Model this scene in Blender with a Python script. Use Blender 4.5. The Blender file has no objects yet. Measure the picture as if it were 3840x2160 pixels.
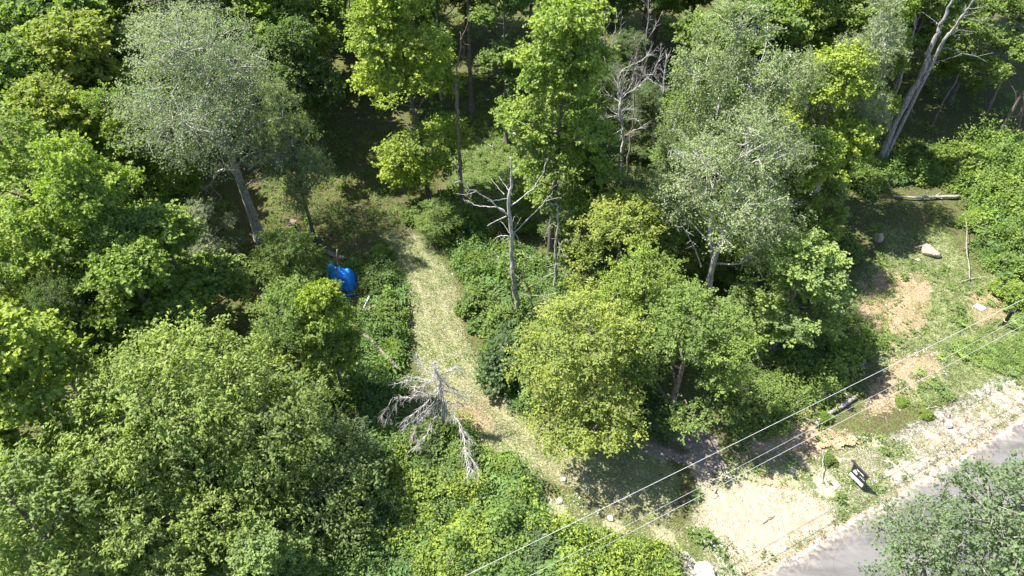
import bpy, bmesh, math, random
import numpy as np
from mathutils import Vector

# ---------------------------------------------------------------- scene, camera, sky, sun
sc = bpy.context.scene
COL = sc.collection
CAM_H, PITCH, F = 34.0, math.radians(45.0), 2663.0          # drone height, downward pitch, focal length in photo pixels
K = CAM_H / 30.0
cp, sp = math.cos(PITCH), math.sin(PITCH)
cam_d = bpy.data.cameras.new('camera'); cam = bpy.data.objects.new('camera', cam_d); COL.objects.link(cam)
cam.location = (0, 0, CAM_H); cam.rotation_euler = (math.pi / 2 - PITCH, 0, 0)
cam_d.sensor_width = 36.0; cam_d.lens = F / 3840.0 * 36.0; cam_d.clip_start = 0.1; cam_d.clip_end = 3000
sc.camera = cam

SUN_AZ, SUN_EL = math.radians(-16.0), math.radians(58.0)     # azimuth the light travels to, elevation
ldir = Vector((math.cos(SUN_EL) * math.cos(SUN_AZ), math.cos(SUN_EL) * math.sin(SUN_AZ), -math.sin(SUN_EL)))
world = bpy.data.worlds.new('World'); sc.world = world; world.use_nodes = True
wn = world.node_tree
sky = wn.nodes.new('ShaderNodeTexSky'); sky.sky_type = 'NISHITA'; sky.sun_disc = False
sky.sun_elevation = SUN_EL; sky.sun_rotation = math.atan2(-ldir.x, -ldir.y)
bg = wn.nodes['Background']; bg.inputs['Strength'].default_value = 0.09
wn.links.new(sky.outputs[0], bg.inputs['Color'])
sun_d = bpy.data.lights.new('sun', 'SUN'); sun_d.energy = 5.0; sun_d.angle = math.radians(0.53); sun_d.color = (1.0, 0.945, 0.85)
sun = bpy.data.objects.new('sun', sun_d); COL.objects.link(sun)
sun.rotation_euler = ldir.to_track_quat('-Z', 'Y').to_euler(); sun.location = (-40, 10, 60)
sc.view_settings.view_transform = 'Standard'; sc.view_settings.look = 'None'
sc.view_settings.exposure = 1.70; sc.view_settings.gamma = 1.0; sc.view_settings.use_curve_mapping = False
sc.render.engine = 'CYCLES'
sc.cycles.max_bounces = 6; sc.cycles.diffuse_bounces = 3; sc.cycles.transmission_bounces = 3; sc.cycles.use_denoising = True

# ---------------------------------------------------------------- geometry helpers
def P(u, v, z=0.0):
    xc = (u - 1920) / F; yc = -(v - 1080) / F
    d = np.array([xc, cp + yc * sp, -sp + yc * cp])
    return np.array([0, 0, CAM_H]) + d * ((z - CAM_H) / d[2])
def PY(u, v, y):
    xc = (u - 1920) / F; yc = -(v - 1080) / F
    d = np.array([xc, cp + yc * sp, -sp + yc * cp])
    return np.array([0, 0, CAM_H]) + d * (y / d[1])
def top_z(y, v):
    yc = -(v - 1080) / F
    return CAM_H + y * (yc * cp - sp) / (cp + yc * sp)
def unit(a):
    return a / np.maximum(np.linalg.norm(a, axis=-1, keepdims=True), 1e-9)
def smooth(a, b, x):
    t = np.clip((x - a) / (b - a), 0, 1); return t * t * (3 - 2 * t)

ROAD_P = P(2877, 2160)[:2]; _q = P(3840, 1579)[:2]
ROAD_D = (_q - ROAD_P) / np.linalg.norm(_q - ROAD_P); ROAD_N = np.array([-ROAD_D[1], ROAD_D[0]])
def road_s(x, y):                                             # distance from the asphalt edge, positive on the forest side
    return (x - ROAD_P[0]) * ROAD_N[0] + (y - ROAD_P[1]) * ROAD_N[1]
def gz(x, y):
    h = 0.14 * np.sin(.31 * x + .7) * np.cos(.27 * y) + .06 * np.sin(.9 * x + .4 * y) + .03 * np.sin(2.1 * x - 1.3 * y + 1) + .02 * np.sin(3.7 * y + 2.9 * x)
    s = road_s(x, y)
    return h * smooth(0.5, 4.0, s) + .02 * smooth(.1, .6, s) - 0.05 * (1 - smooth(-.6, 0.0, s)) * (s > -8)
def G(u, v, dz=0.0):
    p = P(u, v); p = P(u, v, float(gz(p[0], p[1]))); p[2] += dz; return p

def mesh_from(name, verts, quads=None, tris=None, rnd=None, mat=None, smooth_shade=False):
    me = bpy.data.meshes.new(name)
    nq = 0 if quads is None else len(quads); nt = 0 if tris is None else len(tris)
    me.vertices.add(len(verts)); me.vertices.foreach_set('co', np.asarray(verts, np.float32).ravel())
    idx = []; 
    if nq: idx.append(np.asarray(quads, np.int32).ravel())
    if nt: idx.append(np.asarray(tris, np.int32).ravel())
    idx = np.concatenate(idx)
    me.loops.add(len(idx)); me.loops.foreach_set('vertex_index', idx)
    me.polygons.add(nq + nt)
    tot = np.concatenate([np.full(nq, 4, np.int32), np.full(nt, 3, np.int32)])
    me.polygons.foreach_set('loop_start', np.concatenate([[0], np.cumsum(tot)[:-1]]).astype(np.int32))
    me.polygons.foreach_set('loop_total', tot)
    me.polygons.foreach_set('use_smooth', np.full(nq + nt, smooth_shade))
    if rnd is not None:
        a = me.attributes.new('rnd', 'FLOAT', 'FACE'); a.data.foreach_set('value', np.asarray(rnd, np.float32))
    if mat: me.materials.append(mat)
    me.update(calc_edges=True)
    return me
def link(name, me, parent=None, color=None, loc=None):
    o = bpy.data.objects.new(name, me); COL.objects.link(o)
    if parent is not None: o.parent = parent
    if color is not None: o.color = (*color, 1)
    if loc is not None: o.location = loc
    return o
def tag(o, label, cat, group=None):
    o['label'] = label; o['category'] = cat
    if group: o['group'] = group
    return o
def thing(name, label, cat, loc, group=None, rz=0.0):
    o = bpy.data.objects.new(name, None); COL.objects.link(o); o.location = loc; o.rotation_euler = (0, 0, rz)
    o.empty_display_size = .3
    return tag(o, label, cat, group)

class Tubes:
    """collects tapered tubes"""
    def __init__(s): s.v = []; s.q = []; s.t = []; s.n = 0
    def add(s, pts, rad, sides=6, cap=True):
        pts = np.asarray(pts, float); k = len(pts)
        rad = np.asarray(rad, float) if np.ndim(rad) else np.full(k, rad)
        tan = unit(np.gradient(pts, axis=0))
        ref = np.array([0.3, 0.9, 0.2]) if abs(tan[0][2]) > .8 else np.array([0, 0, 1.0])
        a = unit(np.cross(tan, ref)); b = np.cross(tan, a)
        ang = np.linspace(0, 2 * math.pi, sides, endpoint=False)
        ring = pts[:, None] + rad[:, None, None] * (np.cos(ang)[None, :, None] * a[:, None] + np.sin(ang)[None, :, None] * b[:, None])
        s.v.append(ring.reshape(-1, 3))
        i = np.arange(k - 1)[:, None] * sides; j = np.arange(sides)[None]; j2 = (j + 1) % sides
        s.q.append(np.stack([i + j, i + j2, i + sides + j2, i + sides + j], -1).reshape(-1, 4) + s.n)
        if cap:
            for base in (0, (k - 1) * sides):
                s.t.append(np.array([[base, base + m, base + m + 1] for m in range(1, sides - 1)]) + s.n)
        s.n += k * sides
    def mesh(s, name, mat):
        return mesh_from(name, np.concatenate(s.v), np.concatenate(s.q), np.concatenate(s.t) if s.t else None, None, mat, True)

def curve_pts(pts, n):
    """resample a polyline smoothly (Catmull-Rom)"""
    pts = np.asarray(pts, float); k = len(pts)
    if k < 3:
        t = np.linspace(0, 1, n)[:, None]; return pts[0] * (1 - t) + pts[-1] * t
    e = np.vstack([2 * pts[0] - pts[1], pts, 2 * pts[-1] - pts[-2]])
    out = []
    for t in np.linspace(0, k - 1 - 1e-6, n):
        i = int(t); f = t - i; a, b, c, d = e[i], e[i + 1], e[i + 2], e[i + 3]
        out.append(.5 * ((2 * b) + (c - a) * f + (2 * a - 5 * b + 4 * c - d) * f * f + (3 * b - a - 3 * c + d) * f ** 3))
    return np.array(out)

def leaf_quads(pos, dr, nr, L, W, droop=.12, fold=.12):
    side = unit(np.cross(dr, nr)); n2 = np.cross(side, dr); L = L[:, None]
    a = pos; m = pos + dr * L * .45
    l = m + side * L * W * .5 + n2 * L * fold; r = m - side * L * W * .5 + n2 * L * fold
    t = pos + dr * L - n2 * L * droop
    n = len(pos)
    v = np.stack([a, r, t, l], 1).reshape(-1, 3)
    q = np.arange(n * 4).reshape(n, 4)
    return v, q

# ---------------------------------------------------------------- materials
def new_mat(name):
    m = bpy.data.materials.new(name); m.use_nodes = True; nt = m.node_tree
    return m, nt, nt.nodes['Principled BSDF']
def nd(nt, kind, **kw):
    n = nt.nodes.new(kind)
    for k, v in kw.items():
        if hasattr(n, k) and k != 'inputs': setattr(n, k, v)
    return n
def noise(nt, scale, detail=4, rough=.6, vec=None, out='Fac'):
    n = nt.nodes.new('ShaderNodeTexNoise'); n.inputs['Scale'].default_value = scale; n.inputs['Detail'].default_value = detail; n.inputs['Roughness'].default_value = rough
    if vec is not None: nt.links.new(vec, n.inputs['Vector'])
    return n.outputs[out]
def math_n(nt, op, a, b=None, clamp=False):
    n = nt.nodes.new('ShaderNodeMath'); n.operation = op; n.use_clamp = clamp
    for i, x in enumerate((a, b)):
        if x is None: continue
        if isinstance(x, (int, float)): n.inputs[i].default_value = x
        else: nt.links.new(x, n.inputs[i])
    return n.outputs[0]
def mixc(nt, f, a, b, mode='MIX'):
    n = nt.nodes.new('ShaderNodeMix'); n.data_type = 'RGBA'; n.blend_type = mode
    for i, x in ((0, f), (6, a), (7, b)):
        if isinstance(x, (int, float)): n.inputs[i].default_value = x
        elif isinstance(x, tuple): n.inputs[i].default_value = (*x, 1)
        else: nt.links.new(x, n.inputs[i])
    return n.outputs[2]
def maprange(nt, x, a, b, c=0., d=1.):
    n = nt.nodes.new('ShaderNodeMapRange'); n.interpolation_type = 'SMOOTHSTEP'; nt.links.new(x, n.inputs[0])
    for i, q in enumerate((a, b, c, d)): n.inputs[i + 1].default_value = q
    return n.outputs[0]
def bump(nt, bsdf, h, strength=.4, dist=.03):
    b = nt.nodes.new('ShaderNodeBump'); b.inputs['Strength'].default_value = strength; b.inputs['Distance'].default_value = dist
    nt.links.new(h, b.inputs['Height']); nt.links.new(b.outputs[0], bsdf.inputs['Normal'])

def leaf_material(name, under=1.5, transl=.46, rough=.58, spec=.2):
    m, nt, b = new_mat(name)
    oi = nt.nodes.new('ShaderNodeObjectInfo')
    at = nt.nodes.new('ShaderNodeAttribute'); at.attribute_name = 'rnd'
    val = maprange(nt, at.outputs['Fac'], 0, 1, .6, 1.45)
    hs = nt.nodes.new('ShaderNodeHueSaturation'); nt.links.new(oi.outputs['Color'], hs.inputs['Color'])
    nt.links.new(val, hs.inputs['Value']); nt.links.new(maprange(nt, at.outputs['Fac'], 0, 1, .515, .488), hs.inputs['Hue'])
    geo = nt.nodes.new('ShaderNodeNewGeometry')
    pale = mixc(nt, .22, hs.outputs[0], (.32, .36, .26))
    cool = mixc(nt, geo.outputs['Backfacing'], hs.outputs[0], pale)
    nt.links.new(cool, b.inputs['Base Color']); b.inputs['Roughness'].default_value = rough; b.inputs['Specular IOR Level'].default_value = spec
    tr = nt.nodes.new('ShaderNodeBsdfTranslucent')
    nt.links.new(mixc(nt, .55, hs.outputs[0], (.28, .46, .03)), tr.inputs['Color'])
    mx = nt.nodes.new('ShaderNodeMixShader'); mx.inputs[0].default_value = transl
    nt.links.new(b.outputs[0], mx.inputs[1]); nt.links.new(tr.outputs[0], mx.inputs[2])
    nt.links.new(mx.outputs[0], nt.nodes['Material Output'].inputs['Surface'])
    return m
M_LEAF = leaf_material('leaf')
M_GLOSSLEAF = leaf_material('glossy leaf', rough=.38, spec=.5, transl=.3)

def bark_material(name, rough=.9):
    m, nt, b = new_mat(name)
    oi = nt.nodes.new('ShaderNodeObjectInfo'); tc = nt.nodes.new('ShaderNodeTexCoord')
    mp = nt.nodes.new('ShaderNodeMapping'); mp.inputs['Scale'].default_value = (1, 1, .22); nt.links.new(tc.outputs['Object'], mp.inputs[0])
    n1 = noise(nt, 16, 6, .7, mp.outputs[0]); n2 = noise(nt, 1.7, 3, .6, tc.outputs['Object'])
    c = mixc(nt, maprange(nt, n1, .35, .68), (0.32, .31, .3), (1.15, 1.15, 1.15))
    c = mixc(nt, 1.0, oi.outputs['Color'], c, 'MULTIPLY')
    c = mixc(nt, maprange(nt, n2, .55, .75, 0, .5), c, (.10, .09, .06))
    nt.links.new(c, b.inputs['Base Color']); b.inputs['Roughness'].default_value = rough; b.inputs['Specular IOR Level'].default_value = .2
    bump(nt, b, n1, .7, .03)
    return m
M_BARK = bark_material('bark')

def simple_mat(name, c1, c2, scale=6, rough=.7, spec=.3, bmp=.3, dist=.02):
    m, nt, b = new_mat(name); tc = nt.nodes.new('ShaderNodeTexCoord')
    n = noise(nt, scale, 6, .65, tc.outputs['Object']); n2 = noise(nt, scale * .23, 3, .5, tc.outputs['Object'])
    f = math_n(nt, 'ADD', math_n(nt, 'MULTIPLY', n, .6), math_n(nt, 'MULTIPLY', n2, .4))
    nt.links.new(mixc(nt, maprange(nt, f, .36, .64), c1, c2), b.inputs['Base Color'])
    b.inputs['Roughness'].default_value = rough; b.inputs['Specular IOR Level'].default_value = spec
    if bmp: bump(nt, b, n, bmp, dist)
    return m
M_STONE = simple_mat('stone', (.25, .195, .16), (.38, .32, .27), 5, .85, .2, .6, .04)
M_GREYSTONE = simple_mat('grey stone', (.30, .29, .28), (.48, .47, .46), 5, .85, .2, .6, .04)
M_TARP = simple_mat('blue tarp', (.012, .19, .74), (.03, .30, .86), 3, .33, .5, .25, .03)
M_TARP2 = simple_mat('pale blue tarp', (.08, .36, .62), (.16, .5, .72), 4, .35, .5, .25, .03)
M_RUST = simple_mat('rusty steel', (.10, .03, .015), (.25, .085, .04), 9, .8, .3, .4)
M_BIN = simple_mat('dark blue plastic', (.012, .025, .05), (.03, .055, .09), 5, .5, .4, .1)
M_PLANK = simple_mat('weathered plank', (.12, .10, .085), (.24, .2, .17), 12, .9, .2, .5)
M_BLACK = simple_mat('black plastic', (.008, .008, .008), (.022, .02, .02), 8, .55, .4, .2)
M_BAND = simple_mat('pale band', (.5, .38, .33), (.65, .52, .46), 8, .7, .3, .1)
M_SIGNBLK = simple_mat('black painted sign', (.018, .018, .019), (.035, .032, .033), 5, .5, .4, .05)
M_SIGNWHT = simple_mat('white sign', (.78, .79, .80), (.86, .86, .86), 5, .5, .4, .05)
M_SIGNGRN = simple_mat('green print', (.03, .14, .07), (.05, .2, .1), 5, .5, .4, .05)
M_WOODDK = simple_mat('dark stained wood', (.018, .012, .008), (.06, .035, .02), 14, .7, .3, .3)
M_WIRE = simple_mat('aluminium cable', (.27, .28, .29), (.44, .45, .46), 30, .45, .5, 0)
M_WIRE2 = simple_mat('dark cable', (.10, .10, .11), (.2, .2, .21), 30, .5, .4, 0)
M_WHITE = simple_mat('white paint', (.7, .7, .7), (.82, .82, .82), 8, .5, .4, .1)
M_EARTH = simple_mat('red sandy earth', (.22, .15, .095), (.36, .28, .19), 6, .95, .1, .7, .04)

def blade_material():
    m, nt, b = new_mat('grass blade')
    at = nt.nodes.new('ShaderNodeAttribute'); at.attribute_name = 'rnd'
    cr = nt.nodes.new('ShaderNodeValToRGB'); e = cr.color_ramp.elements
    e[0].position = 0; e[0].color = (.07, .13, .02, 1); e[1].position = 1; e[1].color = (.345, .32, .205, 1)
    for p, c in ((.3, (.13, .21, .035, 1)), (.5, (.20, .26, .06, 1)), (.62, (.225, .245, .105, 1))):
        x = e.new(p); x.color = c
    nt.links.new(at.outputs['Fac'], cr.inputs[0]); nt.links.new(cr.outputs[0], b.inputs['Base Color']); b.inputs['Roughness'].default_value = .6
    tr = nt.nodes.new('ShaderNodeBsdfTranslucent'); nt.links.new(cr.outputs[0], tr.inputs['Color'])
    mx = nt.nodes.new('ShaderNodeMixShader'); mx.inputs[0].default_value = .3
    nt.links.new(b.outputs[0], mx.inputs[1]); nt.links.new(tr.outputs[0], mx.inputs[2]); nt.links.new(mx.outputs[0], nt.nodes['Material Output'].inputs['Surface'])
    return m
M_BLADE = blade_material()

def ground_material():
    m, nt, b = new_mat('ground'); tc = nt.nodes.new('ShaderNodeTexCoord'); ov = tc.outputs['Object']
    def att(n):
        a = nt.nodes.new('ShaderNodeAttribute'); a.attribute_name = n; return a.outputs['Fac']
    nb = noise(nt, .55, 5, .65, ov); nm = noise(nt, 2.6, 5, .7, ov); nf = noise(nt, 11, 4, .7, ov); nff = noise(nt, 38, 3, .7, ov)
    wig = math_n(nt, 'ADD', math_n(nt, 'MULTIPLY', nm, .55), math_n(nt, 'MULTIPLY', nf, .45))
    def w(a, lo=.38, hi=.62, amp=1.25):
        x = math_n(nt, 'ADD', a, math_n(nt, 'MULTIPLY', math_n(nt, 'SUBTRACT', wig, .5), amp))
        return maprange(nt, x, lo, hi)
    c = mixc(nt, maprange(nt, nf, .35, .65), (.045, .032, .022), (.12, .085, .055))
    c = mixc(nt, maprange(nt, nff, .5, .72, 0, .8), c, (.2, .15, .105))
    green = mixc(nt, maprange(nt, nf, .35, .66), (.040, .068, .018), (.115, .145, .04))
    c = mixc(nt, w(att('green')), c, green)
    straw = mixc(nt, maprange(nt, nf, .3, .68), (.165, .165, .075), (.31, .29, .18))
    straw = mixc(nt, maprange(nt, nff, .35, .7), straw, (.33, .315, .215))
    straw = mixc(nt, maprange(nt, nm, .52, .68, 0, .75), straw, (.15, .2, .055))
    c = mixc(nt, w(att('straw')), c, straw)
    red = mixc(nt, maprange(nt, nf, .35, .65), (.19, .14, .085), (.34, .26, .17))
    c = mixc(nt, w(att('red')), c, red)
    grav = mixc(nt, maprange(nt, nff, .3, .7), (.22, .20, .185), (.44, .41, .385))
    c = mixc(nt, w(att('gravel')), c, grav)
    sand = mixc(nt, maprange(nt, nm, .3, .7), (.26, .205, .15), (.37, .31, .25))
    sand = mixc(nt, maprange(nt, nff, .55, .75, 0, .45), sand, (.30, .265, .235))
    c = mixc(nt, w(att('sand'), .32, .68, 1.0), c, sand)
    litter = mixc(nt, maprange(nt, nff, .35, .7), (.17, .145, .13), (.27, .235, .215))
    c = mixc(nt, w(att('dust'), .35, .65, .5), c, litter)
    c = mixc(nt, maprange(nt, nb, .3, .7, 0, .25), c, mixc(nt, 1., c, (.65, .65, .62), 'MULTIPLY'))
    nt.links.new(c, b.inputs['Base Color']); b.inputs['Roughness'].default_value = .95; b.inputs['Specular IOR Level'].default_value = .1
    h = math_n(nt, 'ADD', math_n(nt, 'MULTIPLY', nf, .7), math_n(nt, 'MULTIPLY', nff, .4))
    bump(nt, b, math_n(nt, 'ADD', h, nm), .8, .08)
    return m
M_GROUND = ground_material()

def asphalt_material():
    m, nt, b = new_mat('old asphalt'); tc = nt.nodes.new('ShaderNodeTexCoord'); ov = tc.outputs['Object']
    mp = nt.nodes.new('ShaderNodeMapping'); mp.inputs['Rotation'].default_value = (0, 0, -math.atan2(ROAD_D[1], ROAD_D[0])); mp.inputs['Scale'].default_value = (.12, 1, 1)
    nt.links.new(ov, mp.inputs[0])
    st = noise(nt, 1.3, 4, .6, mp.outputs[0]); nf = noise(nt, 45, 3, .7, ov); nm = noise(nt, 1.1, 4, .6, ov)
    c = mixc(nt, maprange(nt, st, .36, .62), (.066, .064, .066), (.125, .121, .121))
    c = mixc(nt, maprange(nt, nm, .52, .72, 0, .5), c, (.185, .18, .18))
    c = mixc(nt, maprange(nt, nf, .4, .7, 0, .35), c, (.075, .073, .072))
    at = nt.nodes.new('ShaderNodeAttribute'); at.attribute_name = 'dust'
    c = mixc(nt, math_n(nt, 'MULTIPLY', at.outputs['Fac'], maprange(nt, noise(nt, 4, 4, .7, ov), .4, .62)), c, (.30, .24, .185))
    ck = nt.nodes.new('ShaderNodeTexVoronoi'); ck.feature = 'DISTANCE_TO_EDGE'; ck.inputs['Scale'].default_value = .28; nt.links.new(mixc(nt, .12, ov, noise(nt, 1.4, 4, .7, ov, 'Color')), ck.inputs['Vector'])
    c = mixc(nt, maprange(nt, ck.outputs['Distance'], .0, .006, .45, 0), c, (.035, .034, .033))
    nt.links.new(c, b.inputs['Base Color']); b.inputs['Roughness'].default_value = .85
    bump(nt, b, nf, .35, .01)
    return m
M_ASPHALT = asphalt_material()

# ---------------------------------------------------------------- ground sheet
def poly_w(px, verts):
    """positions (n,2) -> signed distance to polygon given in photo pixels (positive inside), metres"""
    g = np.array([P(u, v)[:2] for u, v in verts]); n = len(g); x, y = px[:, 0], px[:, 1]
    ins = np.zeros(len(px), bool); dist = np.full(len(px), 1e9)
    for i in range(n):
        a, b = g[i], g[(i + 1) % n]; e = b - a
        t = np.clip(((px - a) @ e) / max(e @ e, 1e-9), 0, 1)
        dist = np.minimum(dist, np.linalg.norm(px - a - t[:, None] * e, axis=1))
        c = ((a[1] > y) != (b[1] > y)) & (x < (b[0] - a[0]) * (y - a[1]) / (b[1] - a[1] + 1e-12) + a[0]); ins ^= c
    return np.where(ins, dist, -dist)
PATH = [(1420, 870), (1610, 870), (1665, 970), (1715, 1060), (1735, 1130), (1750, 1250), (1805, 1350), (1850, 1450), (1960, 1560), (2080, 1590), (2240, 1640), (2440, 1640), (2560, 1790), (2520, 1960), (2380, 1960), (2200, 1870), (2000, 1790), (1850, 1740), (1760, 1640), (1690, 1560), (1570, 1400), (1540, 1280), (1528, 1120), (1475, 990)]
CLEARING = [(900, 540), (1060, 470), (1300, 420), (1500, 500), (1640, 640), (1640, 900), (1440, 930), (1260, 900), (1150, 960), (960, 900)]
GLADE = [(1650, 420), (1900, 420), (1960, 560), (1930, 760), (1760, 860), (1680, 700), (1640, 520)]
SANDS = [[(2570, 2000), (2610, 1860), (2740, 1800), (2930, 1815), (3040, 1850), (3120, 1900), (3130, 1970), (2990, 2060), (2900, 2130), (2820, 2190), (2740, 2140), (2720, 2040), (2660, 2000)],
         [(3380, 1640), (3560, 1560), (3700, 1470), (3860, 1380), (3860, 1540), (3600, 1690), (3480, 1720), (3400, 1690)],
         [(2080, 1870), (2160, 1850), (2260, 1890), (2250, 1960), (2160, 2000), (2110, 1960)],
         [(2560, 1720), (2700, 1700), (2690, 1830), (2600, 1810)]]
REDS = [[(2740, 1660), (2850, 1600), (3010, 1560), (3150, 1600), (3260, 1640), (3200, 1700), (3060, 1740), (2900, 1760), (2790, 1780)],
        [(3150, 1080), (3320, 990), (3520, 1020), (3500, 1240), (3360, 1320), (3240, 1260)],
        [(3330, 1330), (3500, 1280), (3560, 1400), (3350, 1560), (3210, 1600), (3230, 1460)],
        [(3600, 1070), (3780, 1080), (3820, 1200), (3640, 1260)], [(1640, 1490), (1850, 1490), (1900, 1650), (1720, 1650)]]
DUST = [(2410, 1700), (2440, 1610), (2600, 1580), (2690, 1640), (2720, 1760), (2600, 1740), (2480, 1720)]
STRAW2 = [(2780, 1690), (3060, 1700), (3280, 1620), (3440, 1690), (3500, 1740), (3330, 1860), (3130, 1990), (2980, 2080), (2880, 2160), (2600, 2170), (2560, 2000), (2600, 1800)]
STRIP = [(1960, 1800), (2100, 1850), (2350, 1940), (2600, 1980), (2640, 2120), (2480, 2060), (2200, 2000), (2030, 1950)]
GREENBAND = [(3080, 1150), (3300, 900), (3250, 820), (3560, 860), (3660, 1000), (3860, 1050), (3860, 1440), (3700, 1500), (3400, 1560), (3280, 1420), (3200, 1300)]

def axis(lo, hi, step, far):
    return np.concatenate([[-far, -far * .5, -far * .25], np.arange(lo, hi + step, step), [far * .25, far * .5, far]])
gx = axis(-48, 48, .32, 700); gy = axis(4, 90, .32, 700)
X, Y = np.meshgrid(gx, gy); fx, fy = X.ravel(), Y.ravel(); fp = np.stack([fx, fy], 1)
nxg, nyg = len(gx), len(gy); ii, jj = np.meshgrid(np.arange(nxg - 1), np.arange(nyg - 1)); k0 = (jj * nxg + ii).ravel()
gq = np.stack([k0, k0 + 1, k0 + nxg + 1, k0 + nxg], 1)
gme = mesh_from('ground', np.stack([fx, fy, gz(fx, fy)], 1), gq, None, None, M_GROUND, True)
near = (fx > -50) & (fx < 50) & (fy > 0) & (fy < 95)
def att_set(name, f):
    a = gme.attributes.new(name, 'FLOAT', 'POINT'); w = np.zeros(len(fx), np.float32); w[near] = f(fp[near]); a.data.foreach_set('value', w)
sR = lambda p: road_s(p[:, 0], p[:, 1])
edge = lambda d, s: smooth(-s, s, d)
att_set('straw', lambda p: np.maximum.reduce([.8 * edge(poly_w(p, PATH), .9), .62 * edge(poly_w(p, STRAW2), .6), .62 * edge(poly_w(p, STRIP), .8), .30 * edge(poly_w(p, CLEARING), 1.0),   .40 * edge(poly_w(p, GLADE), 1.0), .45 * edge(poly_w(p, GREENBAND), .8), .5 * edge(1.4 - np.abs(sR(p) - 1.0), .5)]))  # straw in the clearing also paints sunlit dapples into the ground colour
att_set('green', lambda p: np.maximum.reduce([.52 - .10 * edge(poly_w(p, CLEARING), 1.0), .50 * edge(poly_w(p, CLEARING), 1.0), .62 * edge(poly_w(p, GREENBAND), .8), .8 * edge(poly_w(p, GLADE), 1.0)]))
MIDLINE = [(1520, 900), (1580, 1000), (1620, 1130), (1650, 1250), (1700, 1360), (1780, 1480), (1880, 1600), (2030, 1700), (2220, 1780), (2420, 1830), (2600, 1880)]
def line_d(p, pl):
    g = np.array([P(u, v)[:2] for u, v in pl]); g = curve_pts(np.column_stack([g, 0 * g[:, 0]]), 60)[:, :2]; d = np.full(len(p), 1e9)
    for a_, b_ in zip(g[:-1], g[1:]):
        e = b_ - a_; t_ = np.clip(((p - a_) @ e) / (e @ e), 0, 1); d = np.minimum(d, np.linalg.norm(p - a_ - t_[:, None] * e, axis=1))
    return d
rut = lambda p: np.exp(-((line_d(p, MIDLINE) - .62) / .16) ** 2)
att_set('red', lambda p: np.maximum.reduce([.66 * edge(poly_w(p, q), 1.3) for q in REDS] + [.30 * rut(p)] + [.55 * edge(.28 - np.abs(sR(p) - .25), .2)]))
att_set('gravel', lambda p: np.maximum(.50 * edge(1.5 - np.abs(sR(p) - 1.6), .5), .62 * edge(.2 - sR(p), .1)))
att_set('sand', lambda p: np.maximum.reduce([.80 * edge(poly_w(p, SANDS[0]), 1.1), .52 * edge(poly_w(p, SANDS[1]), .5), .46 * edge(poly_w(p, SANDS[2]), .5), .62 * edge(poly_w(p, SANDS[3]), .4)]))
att_set('dust', lambda p: edge(poly_w(p, DUST), .8))
ground = link('ground', gme); ground['kind'] = 'structure'

# road sheet with a ragged near edge
rng = np.random.default_rng(3)
tl = np.arange(-60, 60, .35); rag = .10 * np.sin(tl * 1.7) * np.sin(tl * .43 + 1) + rng.normal(0, .035, len(tl))
cols = [(0., 1.0), (.12, .8), (.35, .35), (.9, .08), (2.2, 0), (4.2, 0), (6.2, .1), (6.8, .8)]
rv, rd = [], []
for k, (off, du) in enumerate(cols):
    o = off - (rag if k < 3 else 0)
    p = ROAD_P[None] + tl[:, None] * ROAD_D[None] - np.asarray(o).reshape(-1, 1) * ROAD_N[None]
    rv.append(np.column_stack([p, np.full(len(tl), .002 + (.03 if k else 0) + .035 * math.sin(math.pi * min(off / 6.8, 1)))])); rd.append(np.full(len(tl), du))
rv = np.concatenate(rv); n = len(tl); kk = (np.arange(len(cols) - 1)[:, None] * n + np.arange(n - 1)[None]).ravel()
rme = mesh_from('road', rv, np.stack([kk + n, kk + n + 1, kk + 1, kk], 1), None, None, M_ASPHALT, True)
a = rme.attributes.new('dust', 'FLOAT', 'POINT'); a.data.foreach_set('value', np.concatenate(rd).astype(np.float32))
road = link('road', rme); road['kind'] = 'structure'

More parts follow.
